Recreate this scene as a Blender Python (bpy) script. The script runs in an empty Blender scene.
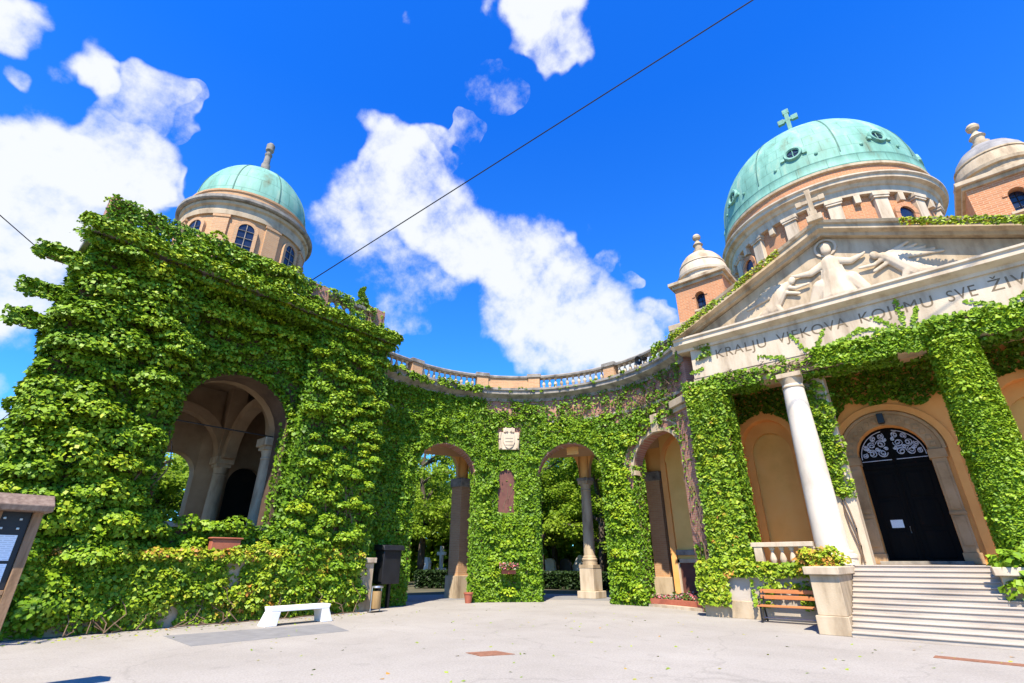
import bpy, bmesh, math, random
import numpy as np
from mathutils import Vector, Matrix
R_ = math.radians
C = bpy.context.scene.collection
SC = bpy.context.scene
random.seed(7)
rng = np.random.default_rng(11)

# ------------------------------------------------------------------ camera
cam_d = bpy.data.cameras.new('camera'); cam = bpy.data.objects.new('camera', cam_d); C.objects.link(cam)
cam_d.sensor_width = 36; cam_d.lens = 491/1024*36; cam_d.clip_end = 3000; cam_d.clip_start = .05
cam.location = (0, 0, 1.65)
cam.rotation_euler = (R_(90)+math.atan(220/491), 0, R_(40.4))
SC.camera = cam

# ------------------------------------------------------------------ sun, sky, exposure
SUN_EL, SUN_AZ = 55, 28         # azimuth measured from -Y towards +X
to_sun = Vector((math.sin(R_(SUN_AZ))*math.cos(R_(SUN_EL)), -math.cos(R_(SUN_AZ))*math.cos(R_(SUN_EL)), math.sin(R_(SUN_EL))))
sun_d = bpy.data.lights.new('sun', 'SUN'); sun = bpy.data.objects.new('sun', sun_d); C.objects.link(sun)
sun_d.energy = 5.0; sun_d.angle = R_(.5); sun_d.color = (1, .91, .76)
sun.rotation_euler = to_sun.to_track_quat('Z', 'Y').to_euler()
SC.view_settings.view_transform = 'Standard'; SC.view_settings.look = 'None'
SC.view_settings.exposure = 1.05; SC.view_settings.gamma = 1
SC.view_settings.use_curve_mapping = False

def cam_dir(x, y):              # direction of the sky seen at a place of the photograph (used once to lay out the clouds)
    X = (x-512)/491; Y = -(y-341.5)/491
    return (cam.rotation_euler.to_matrix() @ Vector((X, Y, -1))).normalized()

def make_world():
    w = bpy.data.worlds.new('World'); SC.world = w; w.use_nodes = True
    nt = w.node_tree; nt.nodes.clear(); N = nt.nodes.new; L = nt.links.new
    out = N('ShaderNodeOutputWorld'); bg = N('ShaderNodeBackground'); bg.inputs['Strength'].default_value = .1
    sky = N('ShaderNodeTexSky'); sky.sky_type = 'NISHITA'; sky.sun_disc = False
    sky.sun_elevation = R_(SUN_EL); sky.sun_rotation = math.atan2(to_sun.x, to_sun.y)
    sky.air_density = 1.0; sky.dust_density = .2; sky.ozone_density = 3
    tint = N('ShaderNodeMix'); tint.data_type = 'RGBA'; tint.blend_type = 'MULTIPLY'; tint.inputs[0].default_value = 1
    tint.inputs[7].default_value = (.10, .76, 1.75, 1)
    L(sky.outputs[0], tint.inputs[6])
    tc = N('ShaderNodeTexCoord')
    sx = N('ShaderNodeSeparateXYZ'); L(tc.outputs['Generated'], sx.inputs[0])
    el = N('ShaderNodeMapRange'); el.inputs[1].default_value = .1; el.inputs[2].default_value = .75; L(sx.outputs[2], el.inputs[0])
    tr = N('ShaderNodeMix'); tr.data_type = 'RGBA'; tr.inputs[6].default_value = (.34, .98, 1.55, 1); tr.inputs[7].default_value = (.07, .70, 1.85, 1)
    L(el.outputs[0], tr.inputs[0]); L(tr.outputs[2], tint.inputs[7])
    warp = N('ShaderNodeTexNoise'); warp.inputs['Scale'].default_value = 3.2; warp.inputs['Detail'].default_value = 4
    L(tc.outputs['Generated'], warp.inputs['Vector'])
    wv = N('ShaderNodeVectorMath'); wv.operation = 'MULTIPLY_ADD'
    wv.inputs[1].default_value = (.03, .03, .03); L(warp.outputs['Color'], wv.inputs[0]); 
    off = N('ShaderNodeVectorMath'); off.operation = 'SUBTRACT'; off.inputs[1].default_value = (.015, .015, .015)
    L(tc.outputs['Generated'], off.inputs[0]); L(off.outputs[0], wv.inputs[2])
    n1 = N('ShaderNodeTexNoise'); n1.inputs['Scale'].default_value = 11; n1.inputs['Detail'].default_value = 12; n1.inputs['Roughness'].default_value = .62
    L(wv.outputs[0], n1.inputs['Vector'])
    blobs = [(440,6,26,1.05),(478,4,30,1.1),(518,12,32,1.05),(548,34,20,.85),(590,12,28,1),(620,2,20,.9),(497,78,9,.42),
             (20,30,46,1.05),(60,45,44,1.15),(85,75,26,1),(60,8,36,1),(100,4,18,.6),(150,95,25,.8),(175,112,14,.65),(120,112,22,.8),(95,138,34,.95),(60,175,72,1.1),(18,140,44,1),(130,178,48,1.05),(40,235,95,1.15),(0,310,95,1.1),(165,192,20,.8),(5,375,60,.9),(12,70,26,.7),
             (385,150,26,.9),(415,160,24,.9),(438,150,17,.75),(462,142,9,.6),(400,187,38,1),(358,202,42,.9),(330,232,45,.75),(310,190,26,.55),(440,217,42,1),(480,237,46,1.05),(520,262,52,1.1),(498,220,22,.75),(560,240,22,.7),(600,243,16,.6),(622,238,10,.5),(550,292,52,1.1),(590,322,46,1.05),(620,346,36,1),(545,338,42,.95),(500,302,32,.85),(580,358,26,.9),(650,322,24,.7),(430,272,40,.6),(395,292,30,.5),(420,330,14,.55),(370,262,40,.62),(660,312,12,.5),(640,272,8,.45),
             (884,77,14,.78),(893,65,9,.7),(1000,25,30,.9),(975,45,16,.75),
             (1300,90,200,.9),(-250,150,200,1.0),(-420,420,240,1.0),(-250,-350,200,.9),(1650,300,250,.9)]
    acc = None
    for (x, y, r, s) in blobs:
        d = cam_dir(x, y); d2 = cam_dir(x+r*.9, y) if x < 512 else cam_dir(x-r*.9, y)
        ang = d.angle(d2)
        dp = N('ShaderNodeVectorMath'); dp.operation = 'DOT_PRODUCT'; dp.inputs[1].default_value = d
        L(wv.outputs[0], dp.inputs[0])
        mr = N('ShaderNodeMapRange'); mr.interpolation_type = 'SMOOTHSTEP'
        mr.inputs[1].default_value = math.cos(ang*1.5); mr.inputs[2].default_value = math.cos(ang*.1)
        mr.inputs[4].default_value = s
        L(dp.outputs['Value'], mr.inputs[0])
        if acc is None: acc = mr.outputs[0]
        else:
            mx = N('ShaderNodeMath'); mx.operation = 'MAXIMUM'; L(acc, mx.inputs[0]); L(mr.outputs[0], mx.inputs[1]); acc = mx.outputs[0]
    a1 = N('ShaderNodeMath'); a1.operation = 'MULTIPLY_ADD'; a1.inputs[1].default_value = 2.0; a1.inputs[2].default_value = -1.10
    L(n1.outputs['Fac'], a1.inputs[0])
    a2 = N('ShaderNodeMath'); a2.operation = 'ADD'; L(acc, a2.inputs[0]); L(a1.outputs[0], a2.inputs[1])
    cm = N('ShaderNodeMapRange'); cm.interpolation_type = 'SMOOTHSTEP'; cm.inputs[1].default_value = .24; cm.inputs[2].default_value = 1.02; cm.inputs[4].default_value = .97
    L(a2.outputs[0], cm.inputs[0])
    mx = N('ShaderNodeMix'); mx.data_type = 'RGBA'
    L(cm.outputs[0], mx.inputs[0]); L(tint.outputs[2], mx.inputs[6]); mx.inputs[7].default_value = (4.7, 4.85, 5.0, 1)
    L(mx.outputs[2], bg.inputs[0]); L(bg.outputs[0], out.inputs[0])
make_world()

# ------------------------------------------------------------------ materials
MATS = {}
def mat(name, fn):
    if name in MATS: return MATS[name]
    m = bpy.data.materials.new(name); m.use_nodes = True; nt = m.node_tree
    fn(nt, nt.nodes['Principled BSDF'], nt.nodes.new, nt.links.new); MATS[name] = m; return m

def noise_ramp(name, cols, scale=2, detail=6, rough=.8, bump=.3, bscale=30, metallic=0, stretch=(1,1,1), rough_n=.6, spec=.3, dist=.02):
    def fn(nt, b, N, L):
        tc = N('ShaderNodeTexCoord'); mp = N('ShaderNodeMapping'); mp.inputs['Scale'].default_value = stretch
        L(tc.outputs['Object'], mp.inputs['Vector'])
        n = N('ShaderNodeTexNoise'); n.inputs['Scale'].default_value = scale; n.inputs['Detail'].default_value = detail; n.inputs['Roughness'].default_value = rough_n
        L(mp.outputs[0], n.inputs['Vector'])
        r = N('ShaderNodeValToRGB'); e = r.color_ramp.elements
        while len(e) < len(cols): e.new(.5)
        for i, c in enumerate(cols):
            e[i].position = .28+.44*i/(len(cols)-1); e[i].color = (*c, 1)
        L(n.outputs['Fac'], r.inputs[0]); L(r.outputs[0], b.inputs['Base Color'])
        b.inputs['Roughness'].default_value = rough; b.inputs['Metallic'].default_value = metallic
        b.inputs['Specular IOR Level'].default_value = spec
        if bump:
            n2 = N('ShaderNodeTexNoise'); n2.inputs['Scale'].default_value = bscale; n2.inputs['Detail'].default_value = 5
            L(tc.outputs['Object'], n2.inputs['Vector'])
            bp = N('ShaderNodeBump'); bp.inputs['Strength'].default_value = bump; bp.inputs['Distance'].default_value = dist
            L(n2.outputs['Fac'], bp.inputs['Height']); L(bp.outputs[0], b.inputs['Normal'])
    return mat(name, fn)

def brick_mat(name, c1, c2, mortar, stain):
    def fn(nt, b, N, L):
        uv = N('ShaderNodeUVMap'); tc = N('ShaderNodeTexCoord')
        br = N('ShaderNodeTexBrick'); br.inputs['Scale'].default_value = 1
        br.inputs['Brick Width'].default_value = .29; br.inputs['Row Height'].default_value = .085; br.inputs['Mortar Size'].default_value = .009
        br.inputs['Color1'].default_value = (*c1, 1); br.inputs['Color2'].default_value = (*c2, 1); br.inputs['Mortar'].default_value = (*mortar, 1)
        br.inputs['Bias'].default_value = -.1
        L(uv.outputs[0], br.inputs['Vector'])
        n = N('ShaderNodeTexNoise'); n.inputs['Scale'].default_value = 1.3; n.inputs['Detail'].default_value = 8; n.inputs['Roughness'].default_value = .65
        L(tc.outputs['Object'], n.inputs['Vector'])
        mr = N('ShaderNodeMapRange'); mr.inputs[1].default_value = .45; mr.inputs[2].default_value = .72; mr.inputs[4].default_value = .6
        L(n.outputs['Fac'], mr.inputs[0])
        mx = N('ShaderNodeMix'); mx.data_type = 'RGBA'; mx.inputs[7].default_value = (*stain, 1)
        L(mr.outputs[0], mx.inputs[0]); L(br.outputs['Color'], mx.inputs[6]); L(mx.outputs[2], b.inputs['Base Color'])
        b.inputs['Roughness'].default_value = .9
        bp = N('ShaderNodeBump'); bp.inputs['Strength'].default_value = .4; bp.inputs['Distance'].default_value = .015; bp.invert = True
        L(br.outputs['Fac'], bp.inputs['Height']); L(bp.outputs[0], b.inputs['Normal'])
    return mat(name, fn)

M_brick = brick_mat('church_brick', (.50,.20,.078), (.40,.145,.055), (.50,.34,.2), (.36,.19,.1))
M_brick_old = brick_mat('arcade_brick', (.40,.17,.11), (.30,.12,.08), (.38,.28,.21), (.2,.12,.09))
M_brick_pav = brick_mat('pavilion_brick', (.50,.28,.13), (.43,.22,.10), (.46,.33,.2), (.36,.22,.12))
M_copper_dark = noise_ramp('dark_copper_seam', [(.05,.12,.09),(.09,.2,.16)], 4, 5, .7, 0)
M_stone = noise_ramp('limestone', [(.21,.15,.09),(.42,.325,.21),(.50,.40,.27)], 1.9, 9, .85, .25, 25, stretch=(1.3,1.3,.35))
M_stone_white = noise_ramp('white_limestone', [(.30,.22,.14),(.50,.405,.285),(.58,.485,.36)], 1.5, 9, .8, .2, 25, stretch=(1.3,1.3,.3))
M_column = noise_ramp('white_column_stone', [(.44,.37,.28),(.63,.55,.44),(.69,.62,.51)], 1.2, 9, .8, .2, 25, stretch=(1,1,.5))
M_stone_old = noise_ramp('weathered_stone', [(.09,.08,.07),(.24,.215,.18),(.36,.32,.26)], 2.5, 9, .9, .4, 25)
M_stone_grey = noise_ramp('grey_roof_stone', [(.13,.125,.12),(.25,.235,.22),(.34,.32,.29)], 1.7, 9, .9, .3, 25)
M_step = noise_ramp('step_stone', [(.30,.25,.2),(.42,.36,.29),(.48,.42,.34)], 1.1, 9, .85, .25, 30, stretch=(.5,1,3))
M_plaster = noise_ramp('ochre_plaster', [(.66,.33,.09),(.78,.41,.12),(.80,.46,.16)], .7, 8, .9, .15, 20)
M_plaster_pale = noise_ramp('pale_ochre_plaster', [(.70,.41,.11),(.82,.50,.15),(.84,.54,.19)], .7, 8, .9, .15, 20)
M_plaster_orange = noise_ramp('orange_plaster', [(.70,.29,.075),(.82,.37,.105),(.84,.42,.14)], .8, 8, .9, .15, 20)
M_pav_in = noise_ramp('brown_plaster', [(.20,.13,.07),(.32,.22,.13),(.40,.29,.18)], .8, 8, .9, .15, 20)  # brown plaster, darker than the arcade vault plaster
M_wall_shade = noise_ramp('gap_shade_brick', [(.05,.03,.02),(.09,.055,.035),(.13,.085,.055)], 2, 8, .95, .4, 20)  # brick coloured very dark to paint in shade between the creeper clumps
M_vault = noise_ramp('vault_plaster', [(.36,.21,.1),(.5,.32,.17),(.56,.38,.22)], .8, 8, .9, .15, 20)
M_black = noise_ramp('black_painted_metal', [(.008,.008,.009),(.016,.016,.018)], 3, 4, .45, .1, 40, spec=.4)
M_door = noise_ramp('black_door_wood', [(.004,.004,.004),(.008,.007,.006)], 3, 4, .7, .1, 30, stretch=(4,4,.4), spec=.08)
M_iron = noise_ramp('pale_ironwork', [(.45,.5,.62),(.6,.65,.75)], 6, 4, .5, 0)
M_steel = noise_ramp('brushed_steel', [(.35,.34,.33),(.55,.54,.52)], 4, 5, .35, .1, 40, metallic=.8)
M_white = noise_ramp('white_concrete', [(.68,.68,.66),(.8,.8,.79)], 3, 7, .7, .1, 40)
def paper_fn(nt, b, N, L):
    uv = N('ShaderNodeUVMap'); br = N('ShaderNodeTexBrick'); br.inputs['Scale'].default_value = 1; br.inputs['Brick Width'].default_value = .11; br.inputs['Row Height'].default_value = .026; br.inputs['Mortar Size'].default_value = .009
    br.inputs['Color1'].default_value = (.45,.5,.55,1); br.inputs['Color2'].default_value = (.6,.66,.7,1); br.inputs['Mortar'].default_value = (.7,.77,.82,1)
    L(uv.outputs[0], br.inputs['Vector']); L(br.outputs['Color'], b.inputs['Base Color']); b.inputs['Roughness'].default_value = .6
M_paper = mat('paper', paper_fn)
M_wood_board = noise_ramp('board_wood', [(.15,.085,.04),(.25,.15,.08),(.31,.19,.105)], 3, 8, .6, .2, 30, stretch=(6,6,.6))
M_roof_board = noise_ramp('weathered_board', [(.10,.065,.045),(.18,.125,.09),(.24,.18,.135)], 3, 8, .6, .2, 30, stretch=(6,6,.6))
M_wood_panel = noise_ramp('board_panel_wood', [(.28,.17,.07),(.4,.26,.11)], 3, 8, .6, .2, 30, stretch=(6,6,.6))
M_slat = noise_ramp('orange_wood_slat', [(.4,.14,.045),(.55,.22,.075)], 4, 8, .55, .15, 30, stretch=(.6,6,6))
M_terracotta = noise_ramp('terracotta', [(.3,.08,.045),(.4,.13,.075)], 4, 7, .85, .2, 30)
M_rust = noise_ramp('rusty_iron', [(.16,.07,.04),(.3,.14,.08)], 8, 7, .85, .3, 40)
M_stem = noise_ramp('vine_bark', [(.1,.06,.035),(.2,.135,.085)], 6, 6, .9, .4, 40)
M_bark = noise_ramp('tree_bark', [(.05,.04,.03),(.11,.085,.065)], 5, 7, .95, .5, 25, stretch=(2,2,.5))
M_doorway_shade = noise_ramp('doorway_shade_black', [(.008,.007,.006),(.02,.016,.012)], 3, 5, .9, 0)  # near-black, the colour of the shade in the pavilion's back doorway
M_glass = noise_ramp('dark_window_glass', [(.008,.012,.03),(.016,.024,.05)], 2, 4, .2, 0, spec=.5)
M_brown_stone = noise_ramp('brown_door_stone', [(.25,.15,.07),(.40,.25,.125),(.46,.3,.165)], 1.6, 9, .9, .3, 25)
M_grave = noise_ramp('pale_gravestone', [(.5,.5,.5),(.72,.72,.71)], 2, 6, .6, .1)
M_grave_dark = noise_ramp('dark_gravestone', [(.02,.02,.022),(.05,.05,.055)], 2, 6, .4, .1)
M_plaque = noise_ramp('brown_plaque', [(.09,.035,.025),(.16,.06,.04)], 3, 6, .6, .1)
M_engrave = noise_ramp('engraved_letter', [(.14,.10,.06),(.2,.15,.09)], 8, 4, .9, 0)

def copper_fn(nt, b, N, L):
    tc = N('ShaderNodeTexCoord'); mp = N('ShaderNodeMapping'); mp.inputs['Scale'].default_value = (1,1,.22)
    L(tc.outputs['Object'], mp.inputs['Vector'])
    n = N('ShaderNodeTexNoise'); n.inputs['Scale'].default_value = 1.6; n.inputs['Detail'].default_value = 9; n.inputs['Roughness'].default_value = .65
    L(mp.outputs[0], n.inputs['Vector'])
    r = N('ShaderNodeValToRGB'); e = r.color_ramp.elements; e.new(.48); e.new(.6)
    for i, (p, c) in enumerate([(.25,(.13,.17,.10)),(.42,(.15,.32,.24)),(.55,(.19,.39,.30)),(.75,(.38,.47,.33))]):
        e[i].position = p; e[i].color = (*c, 1)
    L(n.outputs['Fac'], r.inputs[0])
    uv = N('ShaderNodeUVMap'); br = N('ShaderNodeTexBrick'); br.inputs['Scale'].default_value = 1
    br.inputs['Brick Width'].default_value = .9; br.inputs['Row Height'].default_value = .75; br.inputs['Mortar Size'].default_value = .014
    br.inputs['Color1'].default_value = (1,1,1,1); br.inputs['Color2'].default_value = (.86,.9,.88,1); br.inputs['Mortar'].default_value = (.55,.6,.58,1)
    L(uv.outputs[0], br.inputs['Vector'])
    mx = N('ShaderNodeMix'); mx.data_type = 'RGBA'; mx.blend_type = 'MULTIPLY'; mx.inputs[0].default_value = .8
    L(r.outputs[0], mx.inputs[6]); L(br.outputs['Color'], mx.inputs[7]); L(mx.outputs[2], b.inputs['Base Color'])
    b.inputs['Roughness'].default_value = .65; b.inputs['Specular IOR Level'].default_value = .3
    bp = N('ShaderNodeBump'); bp.inputs['Strength'].default_value = .4; bp.inputs['Distance'].default_value = .02; bp.invert = True
    L(br.outputs['Fac'], bp.inputs['Height']); L(bp.outputs[0], b.inputs['Normal'])
M_copper = mat('copper_patina', copper_fn)

def pave_fn(nt, b, N, L):
    tc = N('ShaderNodeTexCoord')
    n = N('ShaderNodeTexNoise'); n.inputs['Scale'].default_value = .35; n.inputs['Detail'].default_value = 8; n.inputs['Roughness'].default_value = .6
    n2 = N('ShaderNodeTexNoise'); n2.inputs['Scale'].default_value = 28; n2.inputs['Detail'].default_value = 4; n2.inputs['Roughness'].default_value = .8
    L(tc.outputs['Object'], n.inputs[0]); L(tc.outputs['Object'], n2.inputs[0])
    r = N('ShaderNodeValToRGB'); e = r.color_ramp.elements; e[0].position = .3; e[1].position = .7
    e[0].color = (.30,.272,.232,1); e[1].color = (.375,.345,.30,1)
    L(n.outputs['Fac'], r.inputs[0])
    r2 = N('ShaderNodeValToRGB'); e = r2.color_ramp.elements; e[0].position = .3; e[1].position = .7
    e[0].color = (.72,.72,.72,1); e[1].color = (1.1,1.1,1.1,1)
    L(n2.outputs['Fac'], r2.inputs[0])
    mx = N('ShaderNodeMix'); mx.data_type = 'RGBA'; mx.blend_type = 'MULTIPLY'; mx.inputs[0].default_value = 1
    L(r.outputs[0], mx.inputs[6]); L(r2.outputs[0], mx.inputs[7])
    wn = N('ShaderNodeTexNoise'); wn.inputs['Scale'].default_value = .9; wn.inputs['Detail'].default_value = 6; L(tc.outputs['Object'], wn.inputs[0])
    wa = N('ShaderNodeVectorMath'); wa.operation = 'MULTIPLY_ADD'; wa.inputs[1].default_value = (1.4,1.4,0); L(wn.outputs['Color'], wa.inputs[0]); L(tc.outputs['Object'], wa.inputs[2])
    vo = N('ShaderNodeTexVoronoi'); vo.feature = 'DISTANCE_TO_EDGE'; vo.inputs['Scale'].default_value = .16; L(wa.outputs[0], vo.inputs['Vector'])
    cr = N('ShaderNodeMapRange'); cr.inputs[1].default_value = 0; cr.inputs[2].default_value = .006; cr.inputs[3].default_value = .87; cr.inputs[4].default_value = 1; L(vo.outputs['Distance'], cr.inputs[0])
    sn = N('ShaderNodeTexNoise'); sn.inputs['Scale'].default_value = 1.7; sn.inputs['Detail'].default_value = 7; sn.inputs['Roughness'].default_value = .7; L(tc.outputs['Object'], sn.inputs[0])
    sr = N('ShaderNodeMapRange'); sr.inputs[1].default_value = .56; sr.inputs[2].default_value = .75; sr.inputs[3].default_value = 1; sr.inputs[4].default_value = .8; L(sn.outputs['Fac'], sr.inputs[0])
    ml = N('ShaderNodeMath'); ml.operation = 'MULTIPLY'; L(cr.outputs[0], ml.inputs[0]); L(sr.outputs[0], ml.inputs[1])
    m2 = N('ShaderNodeVectorMath'); m2.operation = 'SCALE'; L(mx.outputs[2], m2.inputs[0]); L(ml.outputs[0], m2.inputs['Scale']); L(m2.outputs[0], b.inputs['Base Color'])
    b.inputs['Roughness'].default_value = .92; b.inputs['Specular IOR Level'].default_value = .2
    bp = N('ShaderNodeBump'); bp.inputs['Strength'].default_value = .35; bp.inputs['Distance'].default_value = .02
    L(n2.outputs['Fac'], bp.inputs['Height']); L(bp.outputs[0], b.inputs['Normal'])
M_pave = mat('pale_paving', pave_fn)
M_patch = noise_ramp('grey_asphalt_patch', [(.17,.165,.16),(.23,.225,.215)], 3, 8, .9, .3, 40)
M_soil = noise_ramp('cemetery_ground', [(.05,.05,.03),(.09,.085,.05),(.12,.1,.07)], .8, 9, .95, .4, 8)
M_flowersoil = noise_ramp('flower_soil', [(.07,.04,.03),(.12,.07,.05)], 8, 6, .95, .5, 20)

def leaf_mat(name, cols, trans=.35):
    def fn(nt, b, N, L):
        at = N('ShaderNodeAttribute'); at.attribute_name = 'tone'
        r = N('ShaderNodeValToRGB'); e = r.color_ramp.elements
        while len(e) < len(cols): e.new(.5)
        for i, (p, c) in enumerate(cols): e[i].position = p; e[i].color = (*c, 1)
        L(at.outputs['Fac'], r.inputs[0]); L(r.outputs[0], b.inputs['Base Color'])
        b.inputs['Roughness'].default_value = .5; b.inputs['Specular IOR Level'].default_value = .25
        tr = N('ShaderNodeBsdfTranslucent'); L(r.outputs[0], tr.inputs[0])
        mx = N('ShaderNodeMixShader'); mx.inputs[0].default_value = trans
        L(b.outputs[0], mx.inputs[1]); L(tr.outputs[0], mx.inputs[2]); L(mx.outputs[0], nt.nodes['Material Output'].inputs[0])
    return mat(name, fn)
L_creeper = leaf_mat('creeper_leaf', [(0,(.040,.105,.007)),(.4,(.115,.22,.009)),(.75,(.215,.33,.012)),(1,(.35,.40,.016))], .1)
L_yellow = leaf_mat('young_creeper_leaf', [(0,(.055,.125,.008)),(.4,(.14,.24,.011)),(.75,(.28,.36,.016)),(.94,(.38,.35,.025)),(1,(.40,.18,.03))], .1)
L_tree = leaf_mat('tree_leaf', [(0,(.09,.18,.014)),(.5,(.2,.33,.022)),(1,(.3,.42,.03))], .5)
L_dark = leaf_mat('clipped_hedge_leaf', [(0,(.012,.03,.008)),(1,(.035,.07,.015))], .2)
L_flower = leaf_mat('flower_petal', [(0,(.07,.14,.02)),(.5,(.1,.16,.03)),(.55,(.6,.5,.5)),(.8,(.6,.12,.16)),(1,(.55,.04,.04))], .2)

# ------------------------------------------------------------------ object helpers
def tag(o, label=None, cat=None, group=None, kind=None):
    if label: o['label'] = label
    if cat: o['category'] = cat
    if group: o['group'] = group
    if kind: o['kind'] = kind
    return o
def thing(name, label, cat, loc=(0,0,0), group=None):
    o = bpy.data.objects.new(name, None); C.objects.link(o); o.location = loc; o.empty_display_size = .2
    return tag(o, label, cat, group)

class MB:
    def __init__(s): s.v = []; s.f = []
    def add(s, vs, fs):
        k = len(s.v); s.v += [tuple(p) for p in vs]; s.f += [tuple(i+k for i in f) for f in fs]
    def quad(s, a, b, c, d): s.add([a,b,c,d], [(0,1,2,3)])
    def box(s, x0,x1,y0,y1,z0,z1, mp=None):
        vs = [(x,y,z) for z in (z0,z1) for (x,y) in ((x0,y0),(x1,y0),(x1,y1),(x0,y1))]
        if mp: vs = [mp(*p) for p in vs]
        s.add(vs, [(3,2,1,0),(4,5,6,7),(0,1,5,4),(1,2,6,5),(2,3,7,6),(3,0,4,7)])
    def prism(s, poly, fn0, fn1):           # poly 2D -> two 3D rings
        n = len(poly); s.add([fn0(*p) for p in poly]+[fn1(*p) for p in poly],
            [tuple(range(n))[::-1], tuple(range(n,2*n))]+[(i,(i+1)%n,n+(i+1)%n,n+i) for i in range(n)])
    def lathe(s, prof, cx, cy, seg=24, a0=0, a1=360, z=0):
        full = abs(a1-a0) >= 360; m = seg if full else seg+1; n = len(prof)
        vs = []
        for i in range(m):
            a = R_(a0+(a1-a0)*i/seg)
            vs += [(cx+r*math.cos(a), cy+r*math.sin(a), z+h) for r, h in prof]
        fs = []
        for i in range(seg):
            j = (i+1) % m
            for k in range(n-1): fs.append((i*n+k, j*n+k, j*n+k+1, i*n+k+1))
        s.add(vs, fs)
    def tube(s, pts, r, seg=6):
        pts = [Vector(p) for p in pts]; rs = r if isinstance(r, (list, tuple)) else [r]*len(pts)
        vs = []; up = Vector((0,0,1))
        for i, p in enumerate(pts):
            d = (pts[min(i+1,len(pts)-1)]-pts[max(i-1,0)]).normalized()
            a = d.cross(up); a = a.normalized() if a.length > 1e-3 else Vector((1,0,0)); b = d.cross(a)
            vs += [p+(a*math.cos(t)+b*math.sin(t))*rs[i] for t in [2*math.pi*k/seg for k in range(seg)]]
        fs = []
        for i in range(len(pts)-1):
            for k in range(seg): fs.append((i*seg+k, i*seg+(k+1)%seg, (i+1)*seg+(k+1)%seg, (i+1)*seg+k))
        fs += [tuple(range(seg))[::-1], tuple(range(len(vs)-seg, len(vs)))]
        s.add(vs, fs)
    def archwall(s, s0, s1, z0, z1, ops, th, mp, ds=99, d0=0):
        br = {s0, s1}
        for o in ops:
            c, w = o['c'], o['w']; n = o.get('n', 14)
            for i in range(n+1): br.add(c-w/2*math.cos(math.pi*i/n))
        br = sorted(br); b2 = [br[0]]
        for a in br[1:]:
            if a-b2[-1] < 1e-6: continue
            k = max(1, math.ceil((a-b2[-1])/ds)); p = b2[-1]
            for i in range(1, k+1): b2.append(p+(a-p)*i/k)
        def arc(o, x):
            t = min(1, abs(x-o['c'])/(o['w']/2)); return o['spring']+o.get('rise', o['w']/2)*math.sqrt(max(0, 1-t*t))
        d1 = d0+th
        def solid(a, b, za0, zb0, za1, zb1):
            s.quad(mp(a,za0,d0), mp(b,zb0,d0), mp(b,zb1,d0), mp(a,za1,d0))
            s.quad(mp(a,za0,d1), mp(a,za1,d1), mp(b,zb1,d1), mp(b,zb0,d1))
        for a, b in zip(b2, b2[1:]):
            m = (a+b)/2; o = next((o for o in ops if abs(m-o['c']) < o['w']/2), None)
            if o:
                za, zb = arc(o,a), arc(o,b)
                solid(a,b,za,zb,z1,z1); s.quad(mp(a,za,d0), mp(a,za,d1), mp(b,zb,d1), mp(b,zb,d0))
                if o['sill'] > z0+1e-4:
                    solid(a,b,z0,z0,o['sill'],o['sill']); s.quad(mp(a,o['sill'],d0), mp(b,o['sill'],d0), mp(b,o['sill'],d1), mp(a,o['sill'],d1))
            else: solid(a,b,z0,z0,z1,z1)
            s.quad(mp(a,z1,d0), mp(b,z1,d0), mp(b,z1,d1), mp(a,z1,d1))
        for o in ops:
            for x in (o['c']-o['w']/2, o['c']+o['w']/2):
                s.quad(mp(x,o['sill'],d0), mp(x,o['sill'],d1), mp(x,o['spring'],d1), mp(x,o['spring'],d0))
        for x in (s0, s1): s.quad(mp(x,z0,d0), mp(x,z0,d1), mp(x,z1,d1), mp(x,z1,d0))
    def archivolt(s, c, spring, r0, r1, d0, d1, mp, n=20, a0=0, a1=180):   # half ring around an arch, d0 (outer face)..d1
        P = []
        for i in range(n+1):
            a = R_(a0+(a1-a0)*i/n); x, z = math.cos(a), math.sin(a)
            P.append([mp(c+r*x, spring+r*z, d) for r, d in ((r0,d0),(r1,d0),(r1,d1),(r0,d1))])
        vs = [p for q in P for p in q]; fs = []
        for i in range(n):
            for k in range(4): fs.append((i*4+k, i*4+(k+1)%4, (i+1)*4+(k+1)%4, (i+1)*4+k))
        fs += [(0,1,2,3), (n*4+3,n*4+2,n*4+1,n*4)]
        s.add(vs, fs)
    def sweep(s, prof, path):               # closed profile [(d,z)], path list of fn(d,z)->xyz
        n = len(prof); vs = [p(d,z) for p in path for d,z in prof]; fs = []
        for i in range(len(path)-1):
            for k in range(n): fs.append((i*n+k, i*n+(k+1)%n, (i+1)*n+(k+1)%n, (i+1)*n+k))
        fs += [tuple(range(n))[::-1], tuple(range(len(vs)-n, len(vs)))]
        s.add(vs, fs)
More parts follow.
